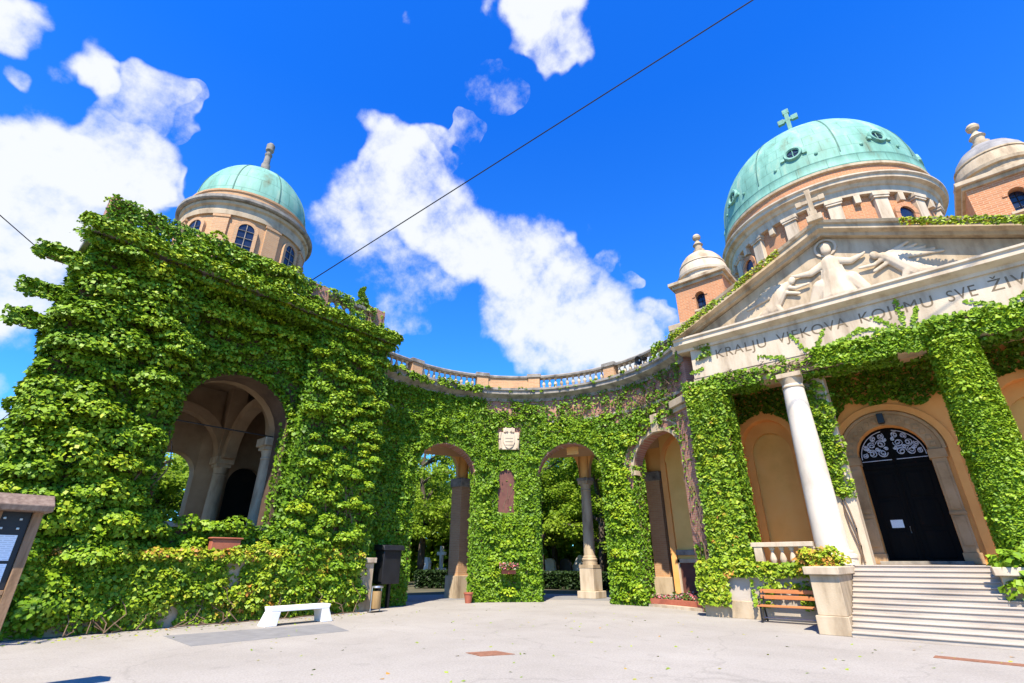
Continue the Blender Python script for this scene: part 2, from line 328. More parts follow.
    def build(s, name, m, parent=None, cyl=None, sharp=32, bevel=0, label=None):
        me = bpy.data.meshes.new(name); me.from_pydata(s.v, [], s.f)
        bm = bmesh.new(); bm.from_mesh(me); bmesh.ops.remove_doubles(bm, verts=bm.verts, dist=2e-4)
        bmesh.ops.recalc_face_normals(bm, faces=bm.faces)
        uv = bm.loops.layers.uv.new('UVMap')
        for f in bm.faces:
            nn = f.normal
            if cyl:
                cx, cy, R = cyl; cc = f.calc_center_median(); a0 = math.atan2(cc.y-cy, cc.x-cx)
                for l in f.loops:
                    p = l.vert.co; a = math.atan2(p.y-cy, p.x-cx)
                    while a-a0 > math.pi: a -= 2*math.pi
                    while a-a0 < -math.pi: a += 2*math.pi
                    l[uv].uv = (a*R, p.z)
            elif abs(nn.z) > .75:
                for l in f.loops: l[uv].uv = (l.vert.co.x, l.vert.co.y)
            else:
                t = Vector((-nn.y, nn.x, 0)).normalized()
                for l in f.loops: l[uv].uv = (l.vert.co.dot(t), l.vert.co.z)
        bm.to_mesh(me); bm.free()
        me.polygons.foreach_set('use_smooth', [True]*len(me.polygons)); me.set_sharp_from_angle(angle=R_(sharp))
        me.materials.append(m)
        o = bpy.data.objects.new(name, me); C.objects.link(o)
        if parent: adopt(o, parent)
        if bevel:
            b = o.modifiers.new('bevel', 'BEVEL'); b.width = bevel; b.segments = 2; b.limit_method = 'ANGLE'
        if label: o['label'] = label
        return o
def wloc(o):
    p = Vector(o.location); q = o.parent
    while q: p += Vector(q.location); q = q.parent
    return p
def adopt(o, parent):       # meshes are written in world coordinates; things only carry a translation
    o.parent = parent; o.location = -wloc(parent)
def box_obj(name, m, parent, *b, bevel=.01, label=None):
    mb = MB(); mb.box(*b); return mb.build(name, m, parent, bevel=bevel, label=label)
def copy_tree(o, parent=None, move=(0,0,0), turn=0):
    c = o.copy(); C.objects.link(c)
    for k in ('label','category'): 
        if k in c and parent is not None: pass
    if parent is not None: c.parent = parent
    for ch in o.children: copy_tree(ch, c)
    return c

def blob_mesh(name, caps, m, parent, voxel=.05, seg=10):  # union of capsules/ellipsoids -> one continuous surface
    mb = MB()
    for (a, b, ra, rb) in caps:
        a = Vector(a); b = Vector(b); n = 7; pts = []; rr = []
        d = (b-a); L = d.length; d = d.normalized() if L > 1e-4 else Vector((0,0,1))
        for i in range(5): t = R_(90-90*i/4); pts.append(a-d*ra*math.sin(t)); rr.append(max(.004, ra*math.cos(t)))
        for i in range(5): t = R_(90*i/4); pts.append(b+d*rb*math.sin(t)); rr.append(max(.004, rb*math.cos(t)))
        mb.tube(pts, rr, seg)
    me = bpy.data.meshes.new('tmp'); me.from_pydata(mb.v, [], mb.f)
    t = bpy.data.objects.new('tmp', me); C.objects.link(t)
    r = t.modifiers.new('r', 'REMESH'); r.mode = 'VOXEL'; r.voxel_size = voxel; r.use_smooth_shade = True
    sm = t.modifiers.new('s', 'SMOOTH'); sm.factor = .5; sm.iterations = 1
    dg = bpy.context.evaluated_depsgraph_get(); me2 = bpy.data.meshes.new_from_object(t.evaluated_get(dg))
    bpy.data.objects.remove(t); bpy.data.meshes.remove(me)
    me2.name = name; me2.materials.clear(); me2.materials.append(m)
    o = bpy.data.objects.new(name, me2); C.objects.link(o)
    if parent: adopt(o, parent)
    return o

# ------------------------------------------------------------------ foliage helpers
def nrm(a): return a/np.maximum(np.linalg.norm(a, axis=1, keepdims=True), 1e-9)
def vnoise(x, y, sc=1., seed=0):
    x = np.asarray(x)*sc+seed*17.3; y = np.asarray(y)*sc+seed*9.1
    xi = np.floor(x).astype(np.int64); yi = np.floor(y).astype(np.int64); fx = x-xi; fy = y-yi
    fx = fx*fx*(3-2*fx); fy = fy*fy*(3-2*fy)
    def h(a, b):
        n = (a*374761393+b*668265263+seed*1442695) & 0x7fffffff
        n = ((n ^ (n >> 13))*1274126177) & 0x7fffffff
        return ((n ^ (n >> 16)) & 0xffff)/65535.
    return (h(xi,yi)*(1-fx)+h(xi+1,yi)*fx)*(1-fy)+(h(xi,yi+1)*(1-fx)+h(xi+1,yi+1)*fx)*fy
def leaves(name, P, N, D, size, tone, m, parent=None):
    n = len(P); N = nrm(N); D = D-N*np.sum(D*N, 1, keepdims=True); D = nrm(D); S = np.cross(N, D); s = size[:,None]
    V = np.empty((n,5,3), np.float32)
    V[:,0] = P-D*.5*s; V[:,1] = P+S*.5*s-D*.12*s-N*.1*s; V[:,2] = P+S*.3*s+D*.22*s-N*.1*s if False else P+S*.34*s+D*.2*s-N*.08*s
    V[:,2] = P+D*.58*s-N*.06*s; V[:,3] = P-S*.5*s-D*.12*s-N*.1*s
    V[:,4] = P+N*.03*s
    V = V[:,[0,1,2,3,4]]
    me = bpy.data.meshes.new(name)
    me.vertices.add(n*4); me.vertices.foreach_set('co', V[:,:4].reshape(-1))
    me.loops.add(n*4); me.loops.foreach_set('vertex_index', np.arange(n*4, dtype=np.int32))
    me.polygons.add(n); me.polygons.foreach_set('loop_start', np.arange(n, dtype=np.int32)*4)
    me.update(calc_edges=True)
    a = me.attributes.new('tone', 'FLOAT', 'FACE'); a.data.foreach_set('value', np.clip(tone, 0, 1).astype(np.float32))
    me.materials.append(m)
    o = bpy.data.objects.new(name, me); C.objects.link(o)
    if parent: adopt(o, parent)
    return o
class Foliage:
    def __init__(s): s.P=[]; s.N=[]; s.D=[]; s.S=[]; s.T=[]
    def put(s, P, N, D, S, T): s.P.append(P); s.N.append(N); s.D.append(D); s.S.append(S); s.T.append(T)
    def count(s): return sum(len(p) for p in s.P)
    def build(s, name, m, parent=None):
        return leaves(name, *[np.concatenate(a) for a in (s.P,s.N,s.D,s.S,s.T)], m, parent)
    def surface(s, mp, sr, zr, dens, mask, thick, size, tone=.4, spread=.28, up=.55, hang=.8):
        n = int((sr[1]-sr[0])*(zr[1]-zr[0])*dens)
        a = rng.uniform(*sr, n); z = rng.uniform(*zr, n); k = rng.random(n) < mask(a, z); a = a[k]; z = z[k]; n = len(a)
        th = thick(a, z) if callable(thick) else np.full(n, thick)
        d = th*(1-.7*rng.random(n)**1.5)
        P, nn, tt = mp(a, z, d); U = np.array([0,0,1.])
        N = nn*.7+U*up+rng.normal(0, .5, (n,3)); D = -U*hang+nn*.35+rng.normal(0, .35, (n,3))
        s.put(P, N, D, size*rng.uniform(.65,1.25,n), tone+rng.normal(0, spread*.42, n)+.25*(vnoise(a,z,.9,3)-.5))
    def clumps(s, mp, centers, per, size, tone=.5, sx=1.15, sz=.75, so=.8, under=.35):     # centers rows: s,z,out,r
        for (a, z, o, r) in centers:
            n = int(per*r*r)+8
            v = rng.normal(0, 1, (n,3)); v = nrm(v); v[:,2] = np.abs(v[:,2]); v[:,1] = np.where(v[:,1] < -under, -v[:,1]*.7, v[:,1]); v = nrm(v)
            rad = r*(.8+.25*rng.random(n))
            Pc, nn, tt = mp(np.full(n, a), np.full(n, z), np.full(n, o)); U = np.array([0,0,1.])
            sx_ = sx*random.uniform(.65,1.05); sz_ = sz*random.uniform(.8,1.35)
            off = tt*(v[:,:1]*sx_)+U*(v[:,1:2]*sz_)+nn*(v[:,2:]*so)
            P = Pc+off*rad[:,None]
            N = tt*v[:,:1]*.7+U*(v[:,1:2]*.8+.55)+nn*(v[:,2:]*.8)+rng.normal(0, .42, (n,3))
            D = nn*.6-U*.45+tt*v[:,:1]*.6+rng.normal(0, .35, (n,3))
            s.put(P, N, D, size*rng.uniform(.6,1.35,n), tone+rng.normal(0,.12,n)+.1*random.gauss(0,1))

# ------------------------------------------------------------------ coordinates of the walls (s along, z up, d inwards / out outwards)
CX, CY, RA = -11.3, 13.8, 6.9
def arc(s, z, d):
    if s < 0: return (CX-RA-d, CY+s, z)
    a = math.pi-s/RA; r = RA+d; return (CX+r*math.cos(a), CY+r*math.sin(a), z)
def s_of(deg): return R_(180-deg)*RA
def arc_np(s, z, out):
    a = np.where(s < 0, math.pi, math.pi-s/RA); r = RA-out
    P = np.stack([CX+r*np.cos(a), CY+r*np.sin(a)+np.where(s < 0, s, 0), z], 1)
    n = np.stack([-np.cos(a), -np.sin(a), 0*a], 1); t = np.stack([np.sin(a), -np.cos(a), 0*a], 1)
    return P, n, t
UP = -18.0
def pav(s, z, d): return (UP-d, s, z)
def pav_np(s, z, out):
    o = np.ones_like(s); return np.stack([UP+out, s, z], 1), np.stack([o,0*o,0*o], 1), np.stack([0*o,o,0*o], 1)
VP = 18.7
def por_np(V=VP):
    def f(s, z, out):
        o = np.ones_like(s); return np.stack([s, V-out, z], 1), np.stack([0*o,-o,0*o], 1), np.stack([o,0*o,0*o], 1)
    return f
def cyl_np(cx, cy, rf):
    def f(s, z, out):       # s = angle in radians
        r = rf(z)+out; n = np.stack([np.cos(s), np.sin(s), 0*s], 1)
        return np.stack([cx+r*np.cos(s), cy+r*np.sin(s), z], 1), n, np.stack([-np.sin(s), np.cos(s), 0*s], 1)
    return f

# ================================================================== SETTING
g = MB(); g.box(-400, 400, -400, 400, -1, 0)
tag(g.build('ground', M_soil), kind='structure')
pv = MB()
poly = [(-60,-60),(60,-60),(60,22),(-7,22)]+[(CX+8.6*math.cos(R_(a)), CY+8.6*math.sin(R_(a))) for a in range(60, 181, 6)]+[(-19.9,12),(-26,12),(-26,-60)]
pv.prism(poly, lambda x,y:(x,y,-.5), lambda x,y:(x,y,.004))
tag(pv.build('pavement', M_pave), kind='structure')
pt = MB(); pt.prism([(-15.35,5.0),(-13.1,4.85),(-12.75,8.45),(-14.6,9.0)], lambda x,y:(x,y,-.01), lambda x,y:(x,y,.009))
tag(pt.build('asphalt_patch', M_patch), kind='structure')
pw = MB(); pw.prism([(CX+r*math.cos(R_(a)), CY+r*math.sin(R_(a))) for r, rg in ((8.7, range(60,181,6)), (13.0, range(180,59,-6))) for a in rg], lambda x,y:(x,y,-.1), lambda x,y:(x,y,.004))
tag(pw.build('cemetery_path', M_patch), kind='structure')

# ================================================================== CHURCH
church = thing('church', 'brick church with large green copper dome, pedimented portico and steps', 'church', (-1, 22, 0))
UC = -1.0
por = lambda s,z,d: (s, VP+d, z)
VB = 22.2
bk = lambda s,z,d: (s, VB+d, z)
# --- body
mb = MB(); ops = [dict(c=-5.1,w=1.96,sill=1.56,spring=6.0,rise=1.1), dict(c=-1.1,w=2.05,sill=1.56,spring=5.15), dict(c=2.9,w=1.96,sill=1.56,spring=6.0,rise=1.1)]
mb.archwall(-7.2, 5.2, 0, 9.2, ops, .7, bk)
mb.build('portico_back_wall', M_plaster_orange, church)
mb = MB(); mb.box(-7.95,6.0,23.0,37,0,11.75); mb.box(-7.95,-7.2,22.25,23.0,0,11.75); mb.box(5.2,6.0,22.25,23.0,0,11.75); mb.box(-7.2,5.2,22.25,23.0,9.25,11.75)
mb.build('body_wall', M_brick, church)
mb = MB(); mb.box(-8.2,6.25,21.95,37.3,11.75,12.05); mb.box(-8.35,6.4,21.8,37.4,12.05,12.349)
mb.build('body_cornice', M_stone, church, bevel=.02)
for c in (-5.1, 2.9):
    mb = MB(); mb.archwall(c-.98, c+.98, 1.56, 7.1, [dict(c=c+.02,w=1.5,sill=1.62,spring=5.7,rise=.9)], .12, lambda s,z,d:(s,VB+.42+d,z))
    mb.build('niche_arch', M_plaster, church)
    box_obj('niche_panel', M_plaster_pale, church, c-.97,c+.97,VB+.62,VB+.69,1.57,7.05, bevel=0)
    for q in (-1.01, 1.01): box_obj('impost', M_plaster_orange, church, c+q-.11,c+q+.11,VB-.06,VB+.4,5.55,5.75, bevel=.015)
# --- doorway
mb = MB(); mb.archivolt(-1.1, 5.15, 1.03, 1.42, -.1, .3, bk, 24); mb.archivolt(-1.1,5.15,1.42,1.52,-.16,.1,bk,24)
for i in range(15):
    a = R_(8+164*i/14); x, z = -1.1+1.22*math.cos(a), 5.15+1.22*math.sin(a)
    mb.box(x-.07,x+.07,VB-.14,VB-.09,z-.07,z+.07)
for sx in (-1, 1):
    x = -1.1+sx*1.23; mb.box(x-.2,x+.2,VB-.12,VB+.3,1.9,4.85); mb.box(x-.25,x+.25,VB-.17,VB+.3,4.85,5.15); mb.box(x-.24,x+.24,VB-.16,VB+.3,1.57,1.9)
    mb.box(x-.13,x+.13,VB-.15,VB-.1,2.1,3.0); mb.box(x-.13,x+.13,VB-.15,VB-.1,3.2,4.7); mb.box(x-.22,x+.22,VB-.15,VB,3.04,3.14)
mb.build('door_surround', M_brown_stone, church, bevel=.01)
mb = MB(); mb.archivolt(-1.1, 5.15, 1.56, 1.8, -.09, .02, bk, 24)
for sx in (-1,1): x = -1.1+sx*1.68; mb.box(x-.12,x+.12,VB-.09,VB+.02,1.57,5.15)
mb.build('door_archivolt', M_plaster_orange, church, bevel=.012)
mb = MB(); mb.archwall(-2.12,-.08,1.57,6.17,[],.08,lambda s,z,d:(s,VB+.45+d,z))
door = mb.build('door', M_door, church)
mb = MB()
for x0,x1 in ((-2.08,-1.13),(-1.07,-.12)):
    for z0,z1 in ((1.75,2.6),(2.75,3.6),(3.75,4.55)):
        mb.box(x0+.14,x1-.14,VB+.42,VB+.452,z0,z1)
    mb.box(x0,x1,VB+.41,VB+.452,4.72,4.86)
mb.box(-1.13,-1.07,VB+.40,VB+.452,1.6,6.1)
mb.build('door_panel', M_door, door, bevel=.01)
mb = MB()
for sx in (-1, 1):
    cx0 = -1.1
    def sp(c, z, r, turns, a0, dirn):
        pts = []
        for i in range(22):
            t = i/21; a = a0+dirn*turns*2*math.pi*t; rr = r*(1-.85*t); pts.append((c+rr*math.cos(a), VB+.40, z+rr*math.sin(a)))
        mb.tube(pts, .013, 5)
    for (dx, dz, r, a0) in ((.28,.2,.16,0),(.58,.2,.15,2),(.82,.16,.1,1),(.26,.52,.16,3),(.55,.5,.14,4),(.76,.42,.1,2),(.22,.8,.12,1),(.45,.74,.11,5),(.4,.35,.08,0),(.68,.32,.08,3),(.14,.34,.07,3),(.13,.66,.07,1)):
        sp(cx0+sx*dx, 5.08+dz, r, 1.6, a0, sx); sp(cx0+sx*dx, 5.08+dz, r*.8, 1.4, a0+math.pi, -sx)
    mb.tube([(cx0+sx*.07,VB+.40,5.02),(cx0+sx*.97,VB+.40,5.02)], .014, 5)
    mb.tube([(cx0+sx*.95*math.cos(R_(a)),VB+.40,5.1+.97*math.sin(R_(a))) for a in range(0,86,8)], .014, 5)
mb.build('fanlight_grille', M_iron, door)
box_obj('notice', M_paper, door, -1.75,-1.4,VB+.395,VB+.41,2.72,2.98, bevel=0, label='small white notice on the left leaf of the black door')
mb = MB(); mb.tube([(-1.25,VB+.42,2.55),(-1.25,VB+.34,2.55),(-1.25,VB+.34,2.75),(-1.25,VB+.42,2.75)], .014); mb.build('handle', M_steel, door)
box_obj('lantern', M_black, church, -1.2,-1.0,VB-.4,VB-.2,6.2,6.55)
# --- floor, steps, cheek walls
mb = MB(); mb.box(-7.0,5.0,18.3,22.2,0,1.555); mb.build('portico_floor', M_step, church)
mb = MB(); n = 13; y0, y1 = 15.5, 18.3
for i in range(n):
    y = y0+(y1-y0)*i/n; ye = y0+(y1-y0)*(i+1)/n; z = 1.56*(i+1)/n; zb = 1.56*i/n
    mb.box(-2.6,6.5,y+.025,y1-.002*i,max(0,zb-.03),z-.035); mb.box(-2.59,6.5,y,ye+.05,z-.035,z)
mb.build('steps', M_step, church, bevel=.008)
box_obj('threshold', M_stone_old, church, -2.3,.1,VB-.45,VB+.44,1.557,1.66)
for s0,s1,y0,y1 in ((-3.26,-2.61,15.68,18.35),(.45,2.05,16.9,18.35)):
    mb = MB(); mb.box(s0,s1,y0,y1,.42,1.34); mb.box(s0-.05,s1+.02,y0-.07,y1,0,.42)
    cw = mb.build('cheek_wall', M_stone, church, bevel=.015)
    box_obj('coping', M_stone_white, cw, s0-.1,s1+.06,y0-.12,y1+.15,1.342,1.53, bevel=.02)
mb = MB(); mb.box(-7.0,-2.98,18.36,18.7,0,1.3); mb.build('stylobate', M_stone, church)
mb = MB(); mb.box(-7.05,-2.98,18.2,18.72,1.302,1.5); mb.build('stylobate_coping', M_stone_white, church, bevel=.02)
mb = MB(); mb.box(-7.1,-5.3,18.22,18.5,0,.5); mb.build('plinth', M_stone, church, bevel=.015)
# --- columns and piers
def column(name, cx, cy, z0, z1, r0, r1, parent, m, seg=28):
    mb = MB(); H = z1-z0
    prof = [(r0*(1-(1-r1/r0)*(t**1.6)), z0+H*t) for t in [i/10 for i in range(11)]]
    mb.lathe(prof, cx, cy, seg); c = mb.build(name, m, parent)
    b = MB(); b.lathe([(r0*1.32,z0-.4),(r0*1.32,z0-.22),(r0*1.38,z0-.2),(r0*1.38,z0-.12),(r0*1.18,z0-.08),(r0*1.2,z0-.02),(r0*1.02,z0+.02)], cx, cy, seg); b.box(cx-r0*1.42,cx+r0*1.42,cy-r0*1.42,cy+r0*1.42,z0-.55,z0-.4)
    b.build('column_base', m, c)
    k = MB(); k.lathe([(r1*1.0,z1-.22),(r1*1.1,z1-.2),(r1*1.1,z1-.15),(r1*1.0,z1-.13),(r1*1.02,z1-.02),(r1*1.15,z1+.1),(r1*1.17,z1+.14)], cx, cy, seg)
    q = r1*1.2; k.box(cx-q,cx+q,cy-q,cy+q,z1+.14,z1+.3)
    k.build('capital', M_stone, c, bevel=.01)
    return c
for cx in (-3.1, 1.3): column('column', cx, 18.8, 1.95, 7.35, .45, .32, church, M_column)
for s0,s1 in ((-2.9,-2.22),):
    mb = MB(); mb.box(s0,s1,19.35,19.95,1.556,7.65); mb.build('pilaster', M_stone_white, church)
for s0,s1 in ((-6.7,-5.45),(3.45,4.7)):
    mb = MB(); mb.box(s0,s1,18.55,19.4,1.5,7.65); mb.build('corner_pier', M_brick, church)
for s0,s1 in ((-6.7,-6.3),):
    mb = MB(); mb.box(s0,s1,19.4,22.2,1.55,8.2); mb.build('portico_side_wall', M_plaster_orange, church)
# balustrade between pier and column
bl = box_obj('portico_balustrade', M_stone_white, church, -5.45,-3.55,18.45,18.75,2.08,2.22)
box_obj('balustrade_post', M_stone_white, bl, -5.3,-5.05,18.47,18.72,1.5,2.08)
def baluster(mb, cx, cy, z, h, r=.085, seg=10):
    p = [(1,0),(1,.08),(.6,.1),(.55,.16),(.95,.3),(1.0,.38),(.75,.55),(.45,.72),(.42,.8),(.75,.84),(.75,.9),(.95,.92),(.95,1)]
    mb.lathe([(a*r, z+b*h) for a,b in p], cx, cy, seg)
for i in range(5):
    mb = MB(); baluster(mb, -4.78+i*.29, 18.6, 1.5, .58, .1); mb.build('baluster', M_stone_white, bl)
# --- entablature and pediment
E0, E1 = -6.8, 4.8
mb = MB(); mb.box(E0+.35,E1-.35,18.72,19.5,7.66,8.26); mb.build('architrave', M_stone, church, bevel=.015)
mb = MB(); mb.box(E0+.4,E1-.4,18.7,19.48,8.262,9.45); fz = mb.build('frieze', M_stone_white, church)
def cornice_prof(o): return [(0,9.45),(-.1,9.45),(-.12,9.55),(-.3,9.62),(-.3-o,9.66),(-.3-o,9.82),(-.36-o,9.86),(-.36-o,9.93),(0,9.99)]
mb = MB(); mb.sweep([(d,z) for d,z in cornice_prof(.1)], [lambda d,z,x=x,k=k:(x+k*d if False else x, 18.72+d, z) for x,k in ((E0-.1,0),(E1+.1,0))])
mb.build('cornice', M_stone_white, church, sharp=20)
for a_, b_ in ((E0-.1,E0+.75),(E1-.75,E1+.1)): box_obj('side_cornice', M_stone, church, a_, b_, 18.72, 23, 9.46, 9.98)
PK = 12.85; HW = 5.85
def rake(t): return 9.99+(PK-9.99)*(1-abs(t-UC)/HW)
mb = MB(); mb.prism([(E0+.4,9.99),(E1-.4,9.99),(UC,PK-.3)], lambda x,z:(x,18.85,z), lambda x,z:(x,19.3,z)); tym = mb.build('tympanum', M_stone, church)
for sg in (-1, 1):
    mb = MB(); xe = UC+sg*HW; ch = .62
    prof = [(0,-.34),(-.1,-.34),(-.12,-.22),(-.26,-.18),(-.32,-.15),(-.32,.02),(-.4,.06),(-.44,.16),(.6,.22),(.6,-.34)]
    mb.sweep(prof, [lambda d,z,x=xe,zz=9.99:(x,18.72+d,zz+z+.17), lambda d,z:(UC,18.72+d,PK+z+.05)])
    mb.build('raking_cornice', M_stone, church, sharp=20)
mb = MB(); mb.prism([(E0-.1,10.05),(E1+.1,10.05),(UC,PK+.2)], lambda x,z:(x,19.3,z), lambda x,z:(x,27,z)); mb.build('portico_roof', M_stone_grey, church)
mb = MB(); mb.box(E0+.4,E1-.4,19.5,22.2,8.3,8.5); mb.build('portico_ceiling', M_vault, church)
# acroterion cross
mb = MB(); y = 18.35; mb.box(-1.25,-.75,y-.2,y+.25,PK+.12,PK+.38); mb.box(-1.12,-.88,y-.1,y+.1,PK+.38,PK+.62)
mb.box(-1.08,-.92,y-.07,y+.07,PK+.62,PK+1.45); mb.box(-1.36,-.64,y-.06,y+.06,PK+1.0,PK+1.16)
for dx,dz in ((-.38,1.08),(.38,1.08),(0,1.48)): mb.box(-1+dx-.1,-1+dx+.1,y-.068,y+.068,PK+dz-.11,PK+dz+.11)
mb.build('acroterion_cross', M_stone, church, bevel=.02)
# inscription
def word_mesh(t, size=.53):
    cu = bpy.data.curves.new('tmp', 'FONT'); cu.body = t; cu.size = size; cu.extrude = .003; cu.space_character = 1.12
    to = bpy.data.objects.new('tmp', cu); C.objects.link(to); dg = bpy.context.evaluated_depsgraph_get()
    me = bpy.data.meshes.new_from_object(to.evaluated_get(dg)); bpy.data.objects.remove(to); me.name = 'inscription'; return me
for t, x0, x1 in (('KRALJU',-5.42,-3.59),('VJEKOVA',-3.22,-1.02),('KOJEMU',-.66,1.27),('SVE',1.62,2.3),('ŽIVI',2.58,3.5)):
    me = word_mesh(t); xs = [v.co.x for v in me.vertices]; k = (x1-x0)/(max(xs)-min(xs)); m0 = min(xs)
    for v in me.vertices: v.co = ((v.co.x-m0)*k+x0, 18.697-v.co.z*.5, 8.88+v.co.y)
    me.materials.append(M_engrave); io = bpy.data.objects.new('inscription', me); C.objects.link(io); adopt(io, fz)
# tympanum relief
Y = 18.82
def fig(name, caps, label):
    o = blob_mesh(name, [((a[0],Y+(a[2] if len(a)>2 else 0),a[1]),(b[0],Y+(b[2] if len(b)>2 else 0),b[1]),ra,rb) for a,b,ra,rb in caps], M_stone_white, tym, .024)
    for v in o.data.vertices: v.co.y = 18.86+(v.co.y-18.86)*.62
    o['label'] = label; return o
c = UC
zs = lambda z: 10.05+(z-10.05)*1.14
fold = [((c-.5+.165*i,10.0),(c-.28+.095*i,11.05,-.08),.085,.055) for i in range(7)]
cap0 = [((c,10.1),(c,10.85),.58,.36),((c,10.9),(c,11.3),.33,.29),((c,11.35),(c,11.6,-.06),.12,.1),((c,11.72,-.12),(c,11.86,-.12),.17,.17),
     ((c-.2,11.3),(c-.65,11.1,-.1),.16,.13),((c-.65,11.1,-.1),(c-1.1,11.15,-.14),.13,.07),((c-1.1,11.15,-.14),(c-1.25,11.2,-.14),.07,.04),
     ((c+.2,11.3),(c+.6,11.12,-.1),.16,.13),((c+.6,11.12,-.1),(c+.95,11.2,-.14),.13,.07),((c+.95,11.2,-.14),(c+1.05,11.25,-.14),.07,.04),
     ((c-.45,10.55,-.05),(c-.75,10.12),.28,.2),((c+.45,10.55,-.05),(c+.75,10.12),.28,.2)]+fold
fig('relief_figure', [((a[0],zs(a[1]),*a[2:]),(b[0],zs(b[1]),*b[2:]),ra,rb) for a,b,ra,rb in cap0], 'robed central figure with halo and outstretched arms')
mb = MB(); mb.lathe([(.0,-.02),(.36,-.02),(.36,.03),(.28,.03),(.28,.01)], 0, 0, 28)
mb.v = [(c+x, 18.84-z*1.5, 12.1+yy) for x,yy,z in mb.v]; mb.build('halo', M_stone_white, tym)
for sg in (-1, 1):
    a = lambda dx, z, y=0: (c+sg*(dx*.93-.42), 10.2+(z-10.1)*1.05, y)
    caps = [(a(2.75,10.2),a(2.3,10.75,-.05),.26,.22),(a(2.3,10.75,-.05),a(2.05,10.95,-.08),.2,.14),(a(1.86,11.02,-.1),a(1.82,11.08,-.1),.13,.13),
      (a(2.15,10.9,-.08),a(1.75,10.72,-.14),.09,.07),(a(1.75,10.72,-.14),a(1.3,10.75,-.14),.07,.05),(a(2.2,10.7,-.08),a(1.7,10.5,-.12),.08,.06),
      (a(2.75,10.2),a(3.3,10.05),.22,.1),(a(2.6,10.25,-.1),a(2.45,10.04,-.08),.15,.1)]
    for i in range(5): caps.append((a(2.2+.06*i,10.98-.05*i,-.02),a(2.85+.2*i,11.2-.16*i if sg>0 else 11.05-.15*i,0),.1,.05))
    for i in range(4): caps.append((a(2.35+.12*i,10.65-.06*i,-.14),a(2.6+.2*i,10.1,-.1),.05,.04))
    fig('relief_figure', caps, 'winged angel reaching towards the %s of the central figure' % ('left' if sg<0 else 'right'))
# --- turrets
for i, u0 in enumerate((-7.95, 3.6)):
    u1 = u0+2.4; um = (u0+u1)/2; v0, v1 = 22.4, 24.8; vm = (v0+v1)/2
    mb = MB(); mb.archwall(u0,u1,12.350,14.500,[dict(c=um,w=.46,sill=13.050,spring=13.750)],.35,lambda s,z,d:(s,v0+d,z))
    mb.archwall(v0+.35,v1,12.350,14.500,[dict(c=vm+.15,w=.46,sill=13.050,spring=13.750)],.35,lambda s,z,d:(u0+d,s,z))
    mb.archwall(v0+.35,v1,12.350,14.500,[dict(c=vm+.15,w=.46,sill=13.050,spring=13.750)],.35,lambda s,z,d:(u1-d,s,z))
    mb.box(u0+.35,u1-.35,v1-.35,v1,12.350,14.500)
    t = mb.build('turret', M_brick, church)
    for (a,b) in (('f',0),('l',1),('r',2)):
        mb = MB(); mp = [lambda s,z,d:(um+s,v0+d,z), lambda s,z,d:(u0+d,vm+.15-s,z), lambda s,z,d:(u1-d,vm+.15+s,z)][b]
        mb.box(0,1,0,1,0,1) if False else None
        for bx in ((-.23,.23,13.050,13.990),): mb.quad(mp(bx[0],bx[2],.26),mp(bx[1],bx[2],.26),mp(bx[1],bx[3],.26),mp(bx[0],bx[3],.26)); mb.quad(mp(bx[0],bx[2],.3),mp(bx[1],bx[2],.3),mp(bx[1],bx[3],.3),mp(bx[0],bx[3],.3))
        wd = mb.build('window', M_glass, t)
        mb = MB(); mb.sweep([(-.06,12.950),(-.06,13.050),(.3,13.050),(.3,12.950)], [lambda d,z,s=s:mp(s,z,d) for s in (-.36,.36)]); mb.build('sill', M_stone, wd, bevel=.01)
        mb = MB()
        for z in (13.300,13.550,13.770): mb.tube([mp(-.23,z,.24),mp(.23,z,.24)], .012, 4)
        mb.tube([mp(0,13.050,.24),mp(0,13.950,.24)], .012, 4); mb.build('glazing_bar', M_black, wd)
        mb = MB(); mb.archivolt(0, 13.750, .24, .38, -.04, .05, mp, 14); mb.build('window_arch', M_brick, wd)
    mb = MB(); mb.box(u0-.1,u1+.1,v0-.1,v1+.1,14.502,14.670); mb.box(u0-.25,u1+.25,v0-.25,v1+.25,14.670,14.850); mb.build('turret_cornice', M_stone, t, bevel=.02)
    mb = MB(); r = 1.22
    mb.lathe([(r,14.850),(r,15.200),(r+.1,15.230),(r+.12,15.350),(r+.03,15.390),(r-.02,15.700),(r-.1,15.900),(r-.06,15.920),(r-.07,15.990)],um,vm,32); mb.build('cupola_drum', M_stone_white if i==0 else M_stone, t, cyl=(um,vm,r))
    mb = MB(); mb.lathe([(r-.1,15.990),(r-.2,16.250),(r-.42,16.550),(r-.75,16.800),(.2,16.900),(.0,16.910)],um,vm,32); mb.build('cupola', M_stone if i==0 else M_stone_grey, t)
    mb = MB(); mb.lathe([(.3,16.850),(.3,17.050),(.2,17.110),(.2,17.350),(.27,17.410),(.2,17.500),(.1,17.650),(.1,17.750),(.2,17.830),(.22,17.950),(.15,18.070),(0,18.110)],um,vm,14); mb.build('finial', M_stone, t)
